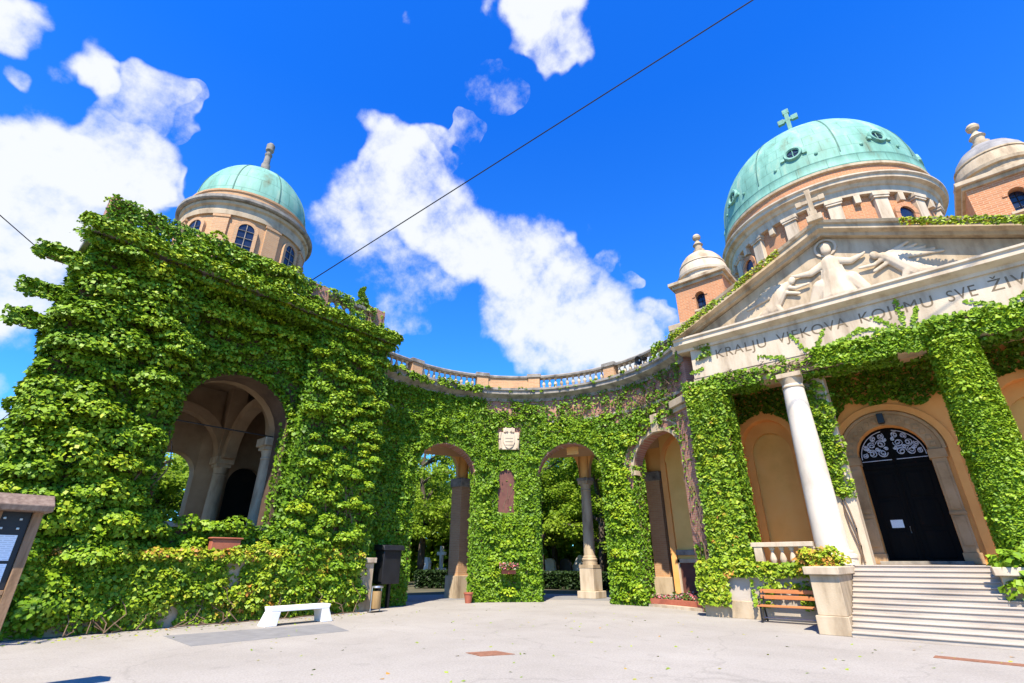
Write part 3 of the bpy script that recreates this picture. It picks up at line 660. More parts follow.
# --- drum and dome
DU, DV, DR = -1.5, 31.0, 5.18; RD = 5.3; DZ = -1.12
drum = MB(); drum.lathe([(DR-.12,11.5),(DR-.12,18.6)], DU, DV, 96); drum = drum.build('drum', M_brick, church, cyl=(DU,DV,DR))
def rad(a, r, z, t=0):
    a = R_(a); return (DU+r*math.cos(a)-t*math.sin(a), DV+r*math.sin(a)+t*math.cos(a), z)
def ang(k): return -90+22.5*k
for k in range(16):
    a = ang(k)+11.25; mb = MB()
    mp = lambda t,r,z,a=a: rad(a, r, z, t)
    mb.box(-.3,.3,DR-.2,DR+.1,11.05,18.15,mp); mb.box(-.36,.36,DR-.2,DR+.17,18.15,18.27,mp); mb.box(-.4,.4,DR-.2,DR+.2,18.27,18.48,mp); mb.box(-.36,.36,DR-.2,DR+.16,14.85,15.15,mp)
    mb.build('pilaster', M_stone_white, drum, bevel=.015)
    mb = MB(); mp = lambda t,r,z,a=ang(k): rad(a, r, z, t)
    mb.box(-.14,.14,DR-.15,DR+.12,18.0,18.48,mp); mb.build('keystone', M_stone_white, drum, bevel=.02)
    if k % 2 == 0 and k not in (0, 8) or k in (3,13,5,11):
        if k in (2,14,6,10,4,12):
            mb = MB(); mpw = lambda s,z,d,a=ang(k): rad(a, DR-.02-d, z, s)
            pl = [(-.38,15.85),(.38,15.85)]+[(.38*math.cos(R_(t)),17.25+.38*math.sin(R_(t))) for t in range(0,181,15)]
            mb.prism(pl, lambda x,z:mpw(x,z,0.0), lambda x,z:mpw(x,z,.12)); wd = mb.build('window', M_glass, drum)
            mb = MB(); mb.archivolt(0,17.25,.38,.62,-.1,.14,mpw,18); mb.box(-.62,-.38,-.08,.14,15.75,17.25,lambda s,d,z:mpw(s,z,d)); mb.box(.38,.62,-.08,.14,15.75,17.25,lambda s,d,z:mpw(s,z,d)); mb.build('window_arch', M_brick, wd)
mb = MB(); mb.lathe([(r_,z_+DZ) for r_,z_ in [(DR-.3,19.6),(DR+.12,19.6),(DR+.14,20.0),(DR+.22,20.05),(DR+.3,20.2),(DR+.5,20.26),(DR+.52,20.42),(DR+.62,20.5),(DR+.62,20.58),(DR+.2,20.7)]],DU,DV,96)
mb.build('drum_cornice', M_stone_white, church, sharp=20)
mb = MB(); mb.lathe([(DR+.18,19.5),(DR+.18,20.2)],DU,DV,96); mb.build('attic_band', M_brick, church, cyl=(DU,DV,DR))
mb = MB(); mb.lathe([(DR+.18,20.2),(DR+.3,20.22),(DR+.3,20.36),(DR+.12,20.42)],DU,DV,96); mb.build('attic_moulding', M_stone, church)
ZD = 21.4
prof = [(RD+.12,20.4),(RD+.14,20.46),(RD+.1,20.6),(RD+.08,21.0),(RD+.1,21.06),(RD+.02,21.12)]
prof += [(RD*math.cos(R_(t)), ZD+RD*1.03*math.sin(R_(t))) for t in range(0, 88, 4)]+[(0,ZD+RD*1.03)]
mb = MB(); mb.lathe(prof, DU, DV, 96); dome = mb.build('dome', M_copper, church, cyl=(DU,DV,3.4))
for k in range(8):
    a = ang(2*k)+22.5
    mb = MB(); mb.sweep([(-.03,-.02),(.03,-.02),(.03,.025),(-.03,.025)], [lambda d,h,t=t:rad(a,(RD+h)*math.cos(R_(t)),ZD+(RD+h)*1.03*math.sin(R_(t)),d) for t in range(0,86,5)])
    mb.build('seam', M_copper_dark, dome)
    a2 = ang(2*k); th = 9; cr, cz = RD*math.cos(R_(th)), ZD+RD*1.03*math.sin(R_(th))
    rt = Vector(rad(a2,1,0))-Vector(rad(a2,0,0)); nn = (rt*math.cos(R_(th))+Vector((0,0,1))*math.sin(R_(th))).normalized(); tt = Vector((0,0,1)).cross(rt); bb = nn.cross(tt)
    ctr = Vector(rad(a2,cr,cz))
    def place(mbx): mbx.v = [tuple(ctr+tt*x+bb*y+nn*z) for x,y,z in mbx.v]
    mb = MB(); mb.lathe([(.3,-.1),(.3,.06),(.35,.12),(.44,.12),(.48,.05),(.48,-.1)],0,0,24)
    for q in (-1,1): mb.box(q*.55-.1,q*.55+.1,-.3,-.12,-.1,.07)
    mb.box(-.1,.1,.44,.58,-.1,.08); place(mb); oc = mb.build('oculus', M_copper, dome)
    mb = MB(); mb.lathe([(0,.0),(.31,.0)],0,0,24); place(mb); mb.build('glass', M_glass, oc)
    mb = MB(); mb.tube([(-.3,0,.03),(.3,0,.03)],.02,4); mb.tube([(0,-.3,.03),(0,.3,.03)],.02,4); place(mb); mb.build('glazing_bar', M_copper, oc)
    for q in (-11, 11):
        p = Vector(rad(a2+q, RD*math.cos(R_(3)), ZD+RD*1.03*math.sin(R_(3)))); n2 = (p-Vector((DU,DV,ZD))).normalized()
        mb = MB(); mb.lathe([(.09,-.1),(.09,.05),(0,.12)],0,0,8); tq = Vector((0,0,1)).cross(n2).normalized(); bq = n2.cross(tq)
        mb.v = [tuple(p+tq*x+bq*y+n2*z) for x,y,z in mb.v]; mb.build('roof_vent', M_copper, dome)
zt = ZD+RD*1.03
mb = MB(); mb.lathe([(.5,zt-.2),(.5,zt+.25),(.36,zt+.4),(.28,zt+1.0),(.3,zt+1.1),(.3,zt+1.22),(.16,zt+1.3),(.15,zt+1.4)],DU,DV,16)
y = DV; mb.box(DU-.13,DU+.13,y-.1,y+.1,zt+1.3,zt+3.2); mb.box(DU-.42,DU+.42,y-.09,y+.09,zt+2.35,zt+2.6)
for dx,dz in ((-.42,2.47),(.42,2.47),(0,3.2)): mb.box(DU+dx-.2,DU+dx+.2,y-.11,y+.11,zt+dz-.2,zt+dz+.2)
mb.build('dome_cross', M_copper, dome, bevel=.03)

# ================================================================== CURVED ARCADE
arcade = thing('arcade', 'curved brick arcade with three round arches and a balustrade, linking pavilion and church', 'arcade', (CX, CY+RA, 0))
A = [(173.5,148.6),(122.4,95.8),(82.2,57.4)]
aops = [dict(c=(s_of(a)+s_of(b))/2, w=s_of(b)-s_of(a), sill=0, spring=5.35) for a,b in A]
SE = s_of(50)
mb = MB(); mb.archwall(-1.9, SE, 0, 9.45, aops, .62, arc, ds=.3)
# remove the face under the arch openings is not needed: openings reach the ground
mb.build('wall', M_brick_old, arcade, cyl=(CX,CY,RA))
path = lambda s0,s1,st=.3: [lambda d,z,s=s:arc(s,z,d) for s in np.linspace(s0,s1,max(2,int((s1-s0)/st)))]
mb = MB(); mb.sweep([(.02,8.05),(-.06,8.05),(-.08,8.15),(-.02,8.2),(.02,8.2)], path(-1.9,SE)); mb.build('string_course', M_stone_old, arcade)
mb = MB(); mb.sweep([(.5,9.3),(-.05,9.25),(-.1,9.4),(-.3,9.5),(-.42,9.55),(-.42,9.7),(-.5,9.75),(-.5,9.86),(-.1,9.92),(.7,9.92)], path(-1.9,SE)); mb.build('cornice', M_stone_old, arcade, sharp=20)
mb = MB(); mb.sweep([(.0,9.92),(.0,10.02),(.34,10.02),(.34,9.92)], path(-1.9,SE)); mb.build('balustrade_plinth', M_stone, arcade)
mb = MB(); mb.sweep([(-.04,10.56),(-.06,10.64),(-.02,10.7),(.38,10.7),(.4,10.6),(.38,10.56)], path(-1.9,SE)); mb.build('balustrade_rail', M_stone_old, arcade)
ped = [(177,),(146.3,),(123.5,),(89.5,),(53,)]; peds = []
for (dg_,) in ped:
    s = s_of(dg_); mb = MB(); mb.box(s-.3,s+.3,-.05,.4,10.02,10.58,lambda a,d,z:arc(a,z,d)); pdl = mb.build('pedestal', M_brick_pav, arcade); peds.append(s)
    mb = MB(); mb.box(s-.37,s+.37,-.11,.46,10.58,10.78,lambda a,d,z:arc(a,z,d)); mb.build('cap', M_stone_old, pdl, bevel=.015)
mb = MB(); mb.archwall(s_of(144),s_of(125.8),10.02,10.56,[],.28,lambda s,z,d:arc(s,z,d+.03),ds=.3); mb.build('parapet_panel', M_brick_pav, arcade)
secs = [(-1.8,peds[0]-.35),(peds[0]+.35,peds[1]-.35),(peds[2]+.35,peds[3]-.35),(peds[3]+.35,peds[4]-.35)]
for a,b in secs:
    k = max(1, round((b-a)/.3))
    for i in range(k):
        x = a+(b-a)*(i+.5)/k; p = arc(x,0,.17); mb = MB(); baluster(mb, p[0], p[1], 10.02, .54, .095, 8); mb.build('baluster', M_stone_white, arcade)
# arch mouldings on the bare right-hand arch
mp_ = lambda s,z,d: arc(s,z,d)
mb = MB(); o = aops[2]; mb.archivolt(o['c'],o['spring'],o['w']/2-.005,o['w']/2+.16,-.05,.1,mp_,24); mb.archivolt(o['c'],o['spring']+.02,o['w']/2+.42,o['w']/2+.5,-.04,.1,mp_,24)
for sx in (-1,1): mb.box(o['c']+sx*o['w']/2-.12,o['c']+sx*o['w']/2+.12,-.1,.25,o['spring']-.2,o['spring'],lambda s,d,z:arc(s,z,d))
mb.build('archivolt', M_stone, arcade)
mb = MB(); mb.box(o['c']-.2,o['c']+.2,-.16,.1,o['spring']+o['w']/2-.05,o['spring']+o['w']/2+.75,lambda s,d,z:arc(s,z,d)); mb.build('keystone', M_stone, arcade, bevel=.02)
for o in aops[:2]:
    mb = MB(); mb.archivolt(o['c'],o['spring'],o['w']/2-.004,o['w']/2+.2,-.04,.1,mp_,24); mb.build('archivolt', M_brick_old, arcade)
s = s_of(54.5); mb = MB(); mb.box(s-.45,s+.45,-.1,.1,0,7.3,lambda a,d,z:arc(a,z,d)); mb.build('pilaster', M_brick_old, arcade)
mb = MB(); mb.box(s-.5,s+.5,-.18,.1,7.3,7.5,lambda a,d,z:arc(a,z,d)); mb.box(s-.58,s+.58,-.28,.1,7.5,7.8,lambda a,d,z:arc(a,z,d)); mb.build('pilaster_capital', M_stone, arcade, bevel=.02)
# niche and white relief plaque on the middle pier
s = s_of(135.6); nw = .42
mb = MB(); pl = [(s-nw,3.7),(s+nw,3.7)]+[(s+nw*math.cos(R_(t)),5.4+nw*math.sin(R_(t))) for t in range(0,181,15)]
mb.prism(pl, lambda x,z:arc(x,z,-.07), lambda x,z:arc(x,z,.05)); mb.build('niche', M_plaque, arcade)  # flat slab; the shade of the recess is put into its dark colour
s = s_of(134.6); mb = MB()
W = lambda a,d,z:arc(a,z,d)
mb.box(s-.52,s+.52,-.2,.05,6.74,7.6,W); mb.box(s-.3,s+.3,-.22,.05,7.6,7.82,W)
sh = [(s-.3,7.5),(s+.3,7.5),(s+.3,7.1),(s+.18,6.86),(s,6.76),(s-.18,6.86),(s-.3,7.1)]
mb.prism(sh, lambda x,z:arc(x,z,-.27), lambda x,z:arc(x,z,-.2))
for q in (-1,1): mb.tube([arc(s+q*(.42+.06*math.sin(t*3)),6.78+.82*t,-.22) for t in [k/10 for k in range(11)]],[.07-.03*k/10 for k in range(11)],6); mb.tube([arc(s+q*(.22-.12*t),7.6+.2*math.sin(t*3),-.24) for t in [k/6 for k in range(7)]],.06,6)
for zz in (6.95,7.12,7.29): mb.box(s-.2,s+.2,-.29,-.26,zz,zz+.05,W)
mb.lathe([(0,-.06),(.09,0),(0,.06)],0,0,8) if False else None
mb.build('coat_of_arms', M_stone_white, arcade, bevel=.015, label='white carved stone coat of arms above the niche')
# back row of the gallery
RB = 9.9
def bck(s, z, d): a = math.pi-s/RB; r = RB+d; return (CX+r*math.cos(a), CY+r*math.sin(a), z)
def sb(deg): return R_(180-deg)*RB
cols_b = [186, 167, 148, 128.5, 109.5, 88]
bops = [dict(c=(sb(a)+sb(b))/2, w=sb(b)-sb(a)-.55, sill=5.75, spring=6.1, rise=min(1.6,(sb(b)-sb(a)-.55)/2)) for a,b in zip(cols_b,cols_b[1:])]
mb = MB(); mb.archwall(sb(190), sb(84), 5.7500, 9.4, [dict(o_, sill=5.7500) for o_ in bops], .5, bck, ds=.4); mb.build('back_wall', M_plaster, arcade, cyl=(CX,CY,RB))
for i, dgc in enumerate(cols_b):
    p = bck(sb(dgc),0,.25)
    if i in (2, 5):
        mb = MB(); q = .36; mb.box(p[0]-q,p[0]+q,p[1]-q,p[1]+q,1.0,5.3); pr = mb.build('back_pier', M_brick_pav, arcade)
        box_obj('pier_base', M_stone, pr, p[0]-.46,p[0]+.46,p[1]-.46,p[1]+.46,0,1.0); box_obj('pier_cap', M_stone_old, pr, p[0]-.44,p[0]+.44,p[1]-.44,p[1]+.44,5.3,5.75, bevel=.05)
    else:
        c_ = column('back_column', p[0], p[1], 1.9, 5.3, .29, .25, arcade, M_stone, 18)
        mb = MB(); mb.box(p[0]-.4,p[0]+.4,p[1]-.4,p[1]+.4,.32,1.36); mb.box(p[0]-.52,p[0]+.52,p[1]-.52,p[1]+.52,0,.32); mb.build('column_pedestal', M_stone_white, c_, bevel=.02)
        box_obj('impost_block', M_stone_old, c_, p[0]-.34,p[0]+.34,p[1]-.34,p[1]+.34,5.6,5.76, bevel=.02)
mb = MB()   # vault
n = 12
for j in range(30):
    s0, s1 = -.1+j*.42, -.1+(j+1)*.42
    for k in range(n):
        def pt_(s_, k_):
            t = math.pi*k_/n; r = RA+.8+(RB-RA-.8)*(1-math.cos(t))/2; z = 6.9+1.35*math.sin(t); a = math.pi-s_/RA; return (CX+r*math.cos(a), CY+r*math.sin(a), z)
        mb.quad(pt_(s0,k),pt_(s1,k),pt_(s1,k+1),pt_(s0,k+1))
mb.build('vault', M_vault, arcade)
for dgr in (86, 109.5, 128.5, 148, 167):
    mb = MB(); P = []
    for k in range(n+1):
        t = math.pi*k/n; r = RA+.75+(RB-RA-.6)*(1-math.cos(t))/2
        for da,dz in ((-2.2,-.12),(2.2,-.12),(2.2,.1),(-2.2,.1)):
            z = 6.7+1.35*math.sin(t)+dz; a = R_(dgr+da*RB/r*.8); P.append((CX+r*math.cos(a), CY+r*math.sin(a), z))
    fs = [(i*4+k, i*4+(k+1)%4, (i+1)*4+(k+1)%4, (i+1)*4+k) for i in range(n) for k in range(4)]
    mb.add(P, fs); mb.build('vault_rib', M_plaster, arcade)
mb = MB(); mb.sweep([(.7,9.4),(.7,9.6),(3.6,9.6),(3.6,9.4)], path(-1.9,SE)); mb.build('roof', M_stone_grey, arcade)
# end wall of the gallery against the church, with framed plaque
mb = MB(); mb.box(-10.15,-7.2,23.1,23.5,0,8.6); mb.build('end_wall', M_plaster_pale, arcade)
mb = MB(); mb.archivolt(-8.75,6.0,1.2,1.42,-.07,.05,lambda s,z,d:(s,23.1+d,z),18); mb.box(-10.15,-9.9,22.95,23.1,0,6.0); mb.build('blind_arch', M_plaster_orange, arcade)
mb = MB(); mb.box(-10.15,-7.2,22.97,23.1,1.9,2.12); mb.build('dado_rail', M_stone_old, arcade, bevel=.02)
fr = MB()
for b in ((-9.95,-9.8,.2,1.75),(-8.5,-8.35,.2,1.75),(-9.95,-8.35,.05,.2),(-9.95,-8.35,1.6,1.75)): fr.box(b[0],b[1],22.98,23.1,b[2],b[3])
fr = fr.build('plaque_frame', M_stone_white, arcade)
box_obj('plaque', M_plaque, fr, -9.8,-8.5,23.02,23.098,.2,1.6, bevel=0)

# ================================================================== DOMED PAVILION
pavn = thing('pavilion', 'ivy-covered corner pavilion with a small green copper dome on a brick drum', 'pavilion', (-21.8, 6.4, 0))
mb = MB(); mb.archwall(1.3, 11.7, 0, 10.3, [dict(c=6.45,w=3.6,sill=2.6,spring=5.9)], .9, pav); mb.build('front_wall', M_wall_shade, pavn)
mb = MB(); mb.box(UP,UP+.6,1.3,4.1,0,10.3); mb.build('buttress', M_wall_shade, pavn)
mb = MB(); mb.box(UP,UP+.75,8.6,11.7,0,10.3); mb.build('buttress', M_wall_shade, pavn)
mb = MB(); mb.box(UP-.05,UP+.12,5.0,8.2,2.602,2.74); mb.build('parapet_coping', M_stone_old, pavn)
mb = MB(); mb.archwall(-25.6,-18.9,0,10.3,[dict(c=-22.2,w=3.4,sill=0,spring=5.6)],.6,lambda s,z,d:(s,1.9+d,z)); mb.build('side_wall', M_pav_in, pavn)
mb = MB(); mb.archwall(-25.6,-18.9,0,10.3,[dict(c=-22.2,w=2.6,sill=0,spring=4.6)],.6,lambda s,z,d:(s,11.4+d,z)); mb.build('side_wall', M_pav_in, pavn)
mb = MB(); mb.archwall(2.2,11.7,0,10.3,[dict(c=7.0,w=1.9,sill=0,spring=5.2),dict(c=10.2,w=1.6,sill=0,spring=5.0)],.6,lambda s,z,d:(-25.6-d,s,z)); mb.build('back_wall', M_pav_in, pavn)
box_obj('back_doorway_shade', M_doorway_shade, pavn, -25.95,-25.85,9.4,11.0,0,5.79)  # dark sheet standing in for the shade inside the back opening
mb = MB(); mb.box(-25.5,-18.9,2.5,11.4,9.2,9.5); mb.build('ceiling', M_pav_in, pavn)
mb = MB()
for (dx, ax) in ((-19.4,1),(-24.9,1)):
    mb.archivolt(6.5, 5.9, 1.9, 2.3, -.25, .25, lambda s,z,d,x=dx:(x+d,s,z), 24)
for vv in (4.3, 8.75):
    mb.archivolt(-22.2, 5.9, 1.9, 2.3, -.25, .25, lambda s,z,d,y=vv:(s,y+d,z), 24)
for (x, y_) in ((-19.4,4.3),(-19.4,8.75),(-24.9,4.3),(-24.9,8.75)): mb.box(x-.35,x+.35,y_-.35,y_+.35,6.0,9.2)
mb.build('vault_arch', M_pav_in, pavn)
for (x, y_) in ((-19.5,4.3),(-19.5,8.45),(-24.9,4.3),(-24.9,8.75)):
    c_ = column('inner_column', x, y_, 2.4, 5.4, .3, .26, pavn, M_stone, 18)
    mb = MB(); mb.box(x-.4,x+.4,y_-.4,y_+.4,0,1.9); mb.build('column_pedestal', M_stone_old, c_, bevel=.02)
    box_obj('impost_block', M_stone, c_, x-.4,x+.4,y_-.4,y_+.4,5.68,6.0, bevel=.03)
mb = MB(); mb.tube([(-19.3,4.4,6.05),(-19.3,8.6,6.05)], .025); mb.build('tie_rod', M_black, pavn)
# cornice, attic balustrade
mb = MB()
outl = [(-26.3,.5),(UP+.55,.5),(UP+.55,12.4),(-26.3,12.4)]
mb.prism([(-26.2,2.0),(-18.9,2.0),(-18.9,1.2),(UP+.85,1.2),(UP+.85,11.85),(-26.2,11.85)], lambda x,y:(x,y,10.3), lambda x,y:(x,y,10.52)); mb.prism([(-26.4,1.9),(-18.8,1.9),(-18.8,1.0),(UP+1.15,1.0),(UP+1.15,12.05),(-26.4,12.05)], lambda x,y:(x,y,10.52), lambda x,y:(x,y,10.8))
mb.build('cornice', M_stone_old, pavn, bevel=.03)
mb = MB(); mb.box(UP-.5,UP-.1,1.3,11.8,10.8,11.15); mb.build('attic_plinth', M_brick_old, pavn)
mb = MB(); mb.box(UP-.55,UP-.05,1.3,11.85,12.15,12.35); mb.build('attic_rail', M_stone_old, pavn, bevel=.03)
for y_ in (1.6,4.9,8.6,11.5):
    mb = MB(); mb.box(UP-.6,UP-.02,y_-.4,y_+.4,10.8,12.45); mb.build('attic_pedestal', M_brick_old, pavn, bevel=.02)
for a,b in ((1.7,4.5),(5.3,8.2),(9.0,11.2)):
    for i in range(6):
        y_ = a+(b-a)*(i+.5)/6; mb = MB(); baluster(mb, UP-.3, y_, 11.15, 1.0, .15, 8); mb.build('attic_baluster', M_stone, pavn)
# drum and dome
PU, PV = -21.8, 6.42
mb = MB(); mb.lathe([(2.52,10.5),(2.52,15.2)],PU,PV,64); pdrum = mb.build('drum', M_brick_pav, pavn, cyl=(PU,PV,2.55))
def radp(a, r, z, t=0): a = R_(a); return (PU+r*math.cos(a)-t*math.sin(a), PV+r*math.sin(a)+t*math.cos(a), z)
A0 = -18
for k in range(8):
    a = A0+45*k; mpw = lambda s,z,d,a=a: radp(a, 2.56-d, z, s)
    mb = MB(); pl = [(-.3,13.2),(.3,13.2)]+[(.3*math.cos(R_(t)),14.25+.3*math.sin(R_(t))) for t in range(0,181,15)]
    mb.prism(pl, lambda x,z:mpw(x,z,-.02), lambda x,z:mpw(x,z,.12)); wd = mb.build('window', M_glass, pdrum)
    mb = MB(); mb.archivolt(0,14.25,.3,.44,-.06,.12,mpw,16)
    for sx in (-.37,.37): mb.box(sx-.07,sx+.07,-.06,.12,13.15,14.25,lambda s,d,z:mpw(s,z,d))
    mb.build('window_arch', M_brick_pav, wd)
    mb = MB(); mb.tube([mpw(0,13.2,-.05),mpw(0,14.5,-.05)],.02,4)
    for z in (13.5,13.85,14.2): mb.tube([mpw(-.3,z,-.05),mpw(.3,z,-.05)],.018,4)
    mb.build('glazing_bar', M_stone_old, wd)
    for q in (22.5,):
        mb = MB(); mp = lambda t,r,z,a=a+q: radp(a, r, z, t)
        mb.box(-.3,.3,2.4,2.6,11,14.7,mp); mb.box(-.34,.34,2.4,2.63,14.7,14.82,mp); mb.build('pilaster', M_brick_pav, pdrum)
mb = MB(); mb.lathe([(2.4,14.85),(2.62,14.85),(2.64,15.05),(2.58,15.1),(2.58,15.3),(2.68,15.36),(2.7,15.48),(2.5,15.5)],PU,PV,64); mb.build('drum_moulding', M_stone, pavn, sharp=20)
mb = MB(); mb.lathe([(2.5,15.5),(2.8,15.5),(2.86,15.55),(2.86,15.68),(2.5,15.76)],PU,PV,64); mb.build('drum_cornice', M_stone_old, pavn, sharp=20)
mb = MB(); mb.lathe([(2.5,15.7),(2.5,16.1),(2.55,16.14),(2.55,16.22),(2.3,16.24)],PU,PV,64); mb.build('attic_band', M_brick_pav, pavn, cyl=(PU,PV,2.5))
zd = 16.35; r = 2.4
mb = MB(); mb.lathe([(r+.08,16.2),(r+.1,16.26),(r,16.32)]+[(r*math.cos(R_(t)),zd+r*1.16*math.sin(R_(t))) for t in range(0,88,5)]+[(0,zd+r*1.16)],PU,PV,64); pd_ = mb.build('dome', M_copper, pavn, cyl=(PU,PV,1.6))
for k in range(8):
    a = A0+22.5+45*k
    mb = MB(); mb.sweep([(-.022,-.02),(.022,-.02),(.022,.02),(-.022,.02)], [lambda d,h,t=t:radp(a,(r+h)*math.cos(R_(t)),zd+(r+h)*1.16*math.sin(R_(t)),d) for t in range(0,86,5)]); mb.build('seam', M_copper_dark, pd_)
zt = zd+r*1.16
mb = MB(); mb.lathe([(0.265,zt-.1),(0.265,zt+.45),(0.211,zt+.5),(0.203,zt+.8),(0.156,zt+.84),(0.140,zt+1.35),(0.172,zt+1.4),(0.172,zt+1.5),(0.117,zt+1.55),(0.109,zt+1.68),(0.195,zt+1.74),(0.195,zt+2.1),(0.133,zt+2.16),(0.125,zt+2.2),(0,zt+2.22)],PU,PV,14); mb.build('finial', M_stone_old, pd_)
# stone beams on the far side
for z in (7.9, 8.85, 10.1):
    box_obj('corbel_beam', M_stem, pavn, -18.8,-18.35,.4+(.1 if z<8 else 0),1.3,z-.1,z+.1)

# ================================================================== CLIMBING PLANTS
def in_arch(a, z, ops, grow=0):
    m = np.zeros(len(a), bool)
    for o in ops:
        w = o['w']/2+grow; t = np.clip(np.abs(a-o['c'])/w, 0, 1)
        top = o['spring']+(o.get('rise', o['w']/2)+grow)*np.sqrt(1-t*t)
        m |= (np.abs(a-o['c']) < w) & (z < top) & (z > o['sill'])
    return m
def stems(name, lines, parent, r=.02):
    mb = MB()
    for l in lines: mb.tube(l, [r*(1-.6*i/(len(l)-1)) for i in range(len(l))], 5)
    return mb.build(name, M_stem, parent)
def wander(mp, s, z, out, n=10, step=.45, lean=0):
    pts = []
    for i in range(n):
        P, _, _ = mp(np.array([s]), np.array([z]), np.array([out])); pts.append(tuple(P[0])); s += random.uniform(-.22,.22)+lean; z += step*random.uniform(.6,1.2)
    return pts

# --- pavilion
iv = thing('climbing_vine', 'thick green creeper in overhanging clumps covering the domed pavilion', 'creeper', (UP+.7, 6.4, 0))
F = Foliage(); pop = [dict(c=6.45,w=3.6,sill=2.75,spring=5.9)]
def poff(s): return np.where(s < 4.15, .62, np.where(s > 8.5, .77, .02))
def pav_off(s, z, out): return pav_np(s, z, out+poff(s))
def pmask(a, z): return np.where(in_arch(a, z, pop, .0), 0., 1.)
one = lambda a,z: np.ones(len(a))
F.surface(pav_off, (1.25,11.8), (0,10.5), 330, pmask, lambda a,z: .04+.12*vnoise(a,z,1.1,1), .125, .3)
for edge, lo, hi in ((4.15,0,10.4),(8.5,0,10.4)):
    F.surface(lambda s,z,o: pav_np(np.full_like(s,edge)+rng.normal(0,.08,len(s)), z, s), (0,.8), (lo,hi), 520, one, .1, .13, .3)
side = lambda s,z,out: (np.stack([s, 1.3-out, z],1), np.stack([0*s,-1+0*s,0*s],1), np.stack([1+0*s,0*s,0*s],1))
F.surface(side, (-19.6,UP+.62), (0,10.6), 450, one, lambda a,z:.1+.2*vnoise(a,z,.9,8), .14, .35)
cs = []
for i in range(560):
    a, z = random.uniform(1.4,11.7), random.uniform(.4,10.2)
    right = a > 8.4
    rr = random.uniform(.34,.8)*(1.0 if a < 4.8 else .62)
    if in_arch(np.array([a]), np.array([z]), pop, rr*.75)[0]: continue
    if a < 5.2 and 2.7 < z < 7.2 and a+rr*1.15 > 4.5:
        if a > 4.2: continue
        rr = max(.2, (4.5-a)/1.15)
    cs.append((a, z, random.uniform(-.05,.12), rr))
k_ = len(cs)//2
F.clumps(pav_off, cs[:k_], 760, .108, .6, sz=.62, so=1.0, under=.1); F.clumps(pav_off, cs[k_:], 800, .108, .58, sz=.8, so=.85, under=.4)
F.clumps(pav_off, [(a, z, o+.05, rr*.5) for a,z,o,rr in cs if random.random() < .5], 760, .105, .66)
F.clumps(pav_np, [(random.uniform(3.6,7.4), random.uniform(10.9,11.9), random.uniform(.5,1.05), random.uniform(.25,.45)) for i in range(60)], 600, .12, .62)
for e_ in (4.62, 8.28): F.surface(lambda s,z,o,e_=e_: pav_np(np.full_like(s,e_)+rng.normal(0,.05,len(s)), z, -s), (0,.45), (2.7,6.4), 420, one, .1, .12, .4)
F.clumps(pav_np, [(6.45+1.95*math.cos(t), 5.9+1.95*math.sin(t), .1, random.uniform(.14,.26)) for t in np.linspace(0,math.pi,34)], 560, .115, .5)
F.surface(lambda s,z,o: pav_np(s,z,1.17+o*.6), (1.0,12.0), (10.42,10.86), 620, one, .14, .115, .55)
F.surface(lambda s,z,o: (np.stack([UP+z, s, 10.3-o*.5],1), np.stack([.3+0*s,0*s,-.6+0*s],1), np.stack([0*s,1+0*s,0*s],1)), (1.2,11.9), (0,1.15), 420, one, .25, .115, .3)
F.clumps(pav_off, [(a,z,o+.06,random.uniform(.14,.3)) for a,z,o,rr in cs if a > 8.5 for q in range(2) if random.random() < .6], 760, .1, .82)
F.clumps(side, [(random.uniform(-19.3,UP+.6), random.uniform(.5,10), random.uniform(-.15,.0)+.25*(1-z_/10), random.uniform(.25,.45)) for z_ in np.linspace(0,10,60)], 520, .13, .5)
# ledges: creeper thick on the cornice and on a moulding below it, and on the balustrade above
for zc, oc, r0, r1, nn_ in ((10.68,1.12,.2,.34,260),(10.3,.8,.22,.36,110),(9.45,.5,.2,.34,120)):
    F.clumps(pav_np, [(random.uniform(.9,12.0), zc+random.uniform(-.14,.12), oc+(0 if zc > 9.9 else float(poff(np.array([6.]))[0])), random.uniform(r0,r1)) for i in range(nn_)], 620, .11, .72)  # higher leaf tone paints sunlight on the ledge tops
F.surface(lambda s,z,o: pav_np(s,z,o-.05), (1.2,11.85), (10.8,12.5), 520, lambda a,z: np.where(a > 8, np.where(vnoise(a,z,1.6,4) > .6, .9, .08), np.where((vnoise(a,z,1.3,4) > .36) | (z > 12.0) | (a < 2.2), 1., .12)), .16, .12, .5)
F.clumps(pav_np, [(random.uniform(1.2,11.8), 12.35+random.uniform(-.1,.08), -.25, random.uniform(.14,.26)) for i in range(120)], 560, .11, .64)
F.clumps(pav_np, [(random.uniform(1.2,8.4), 11.3+random.uniform(-.4,.4), -.1, random.uniform(.14,.3)) for i in range(90)], 560, .11, .5)
F.surface(lambda s,z,o: (np.stack([UP+1.2-z*1.6, s, 10.82+.05*o],1), np.stack([0*s+.2,0*s,1+0*s],1), np.stack([0*s,1+0*s,0*s],1)), (.8,12.0), (0,.8), 380, one, .1, .12, .6)
for z in (7.9,8.85,10.1):
    F.surface(lambda s,zz,o: (np.stack([s, .1+zz, z+.14+0*s+.05*o],1), np.stack([0*s,-.3+0*s,1+0*s],1), np.stack([1+0*s,0*s,0*s],1)), (-19.1,-18.2), (.1,1.1), 620, one, .5, .12, .6)
    F.clumps(side, [(random.uniform(-18.9,-18.2), z+random.uniform(-.1,.15), random.uniform(.05,1.0), random.uniform(.12,.22)) for q in range(40)], 600, .11, .6)
    F.surface(lambda s,zz,o: (np.stack([-18.25+o, .05+s, z-.1+zz],1), np.stack([1+0*s,0*s,0*s],1), np.stack([0*s,1+0*s,0*s],1)), (0,1.1), (-.22,.25), 520, one, .12, .12, .5)
F.build('foliage', L_creeper, iv)
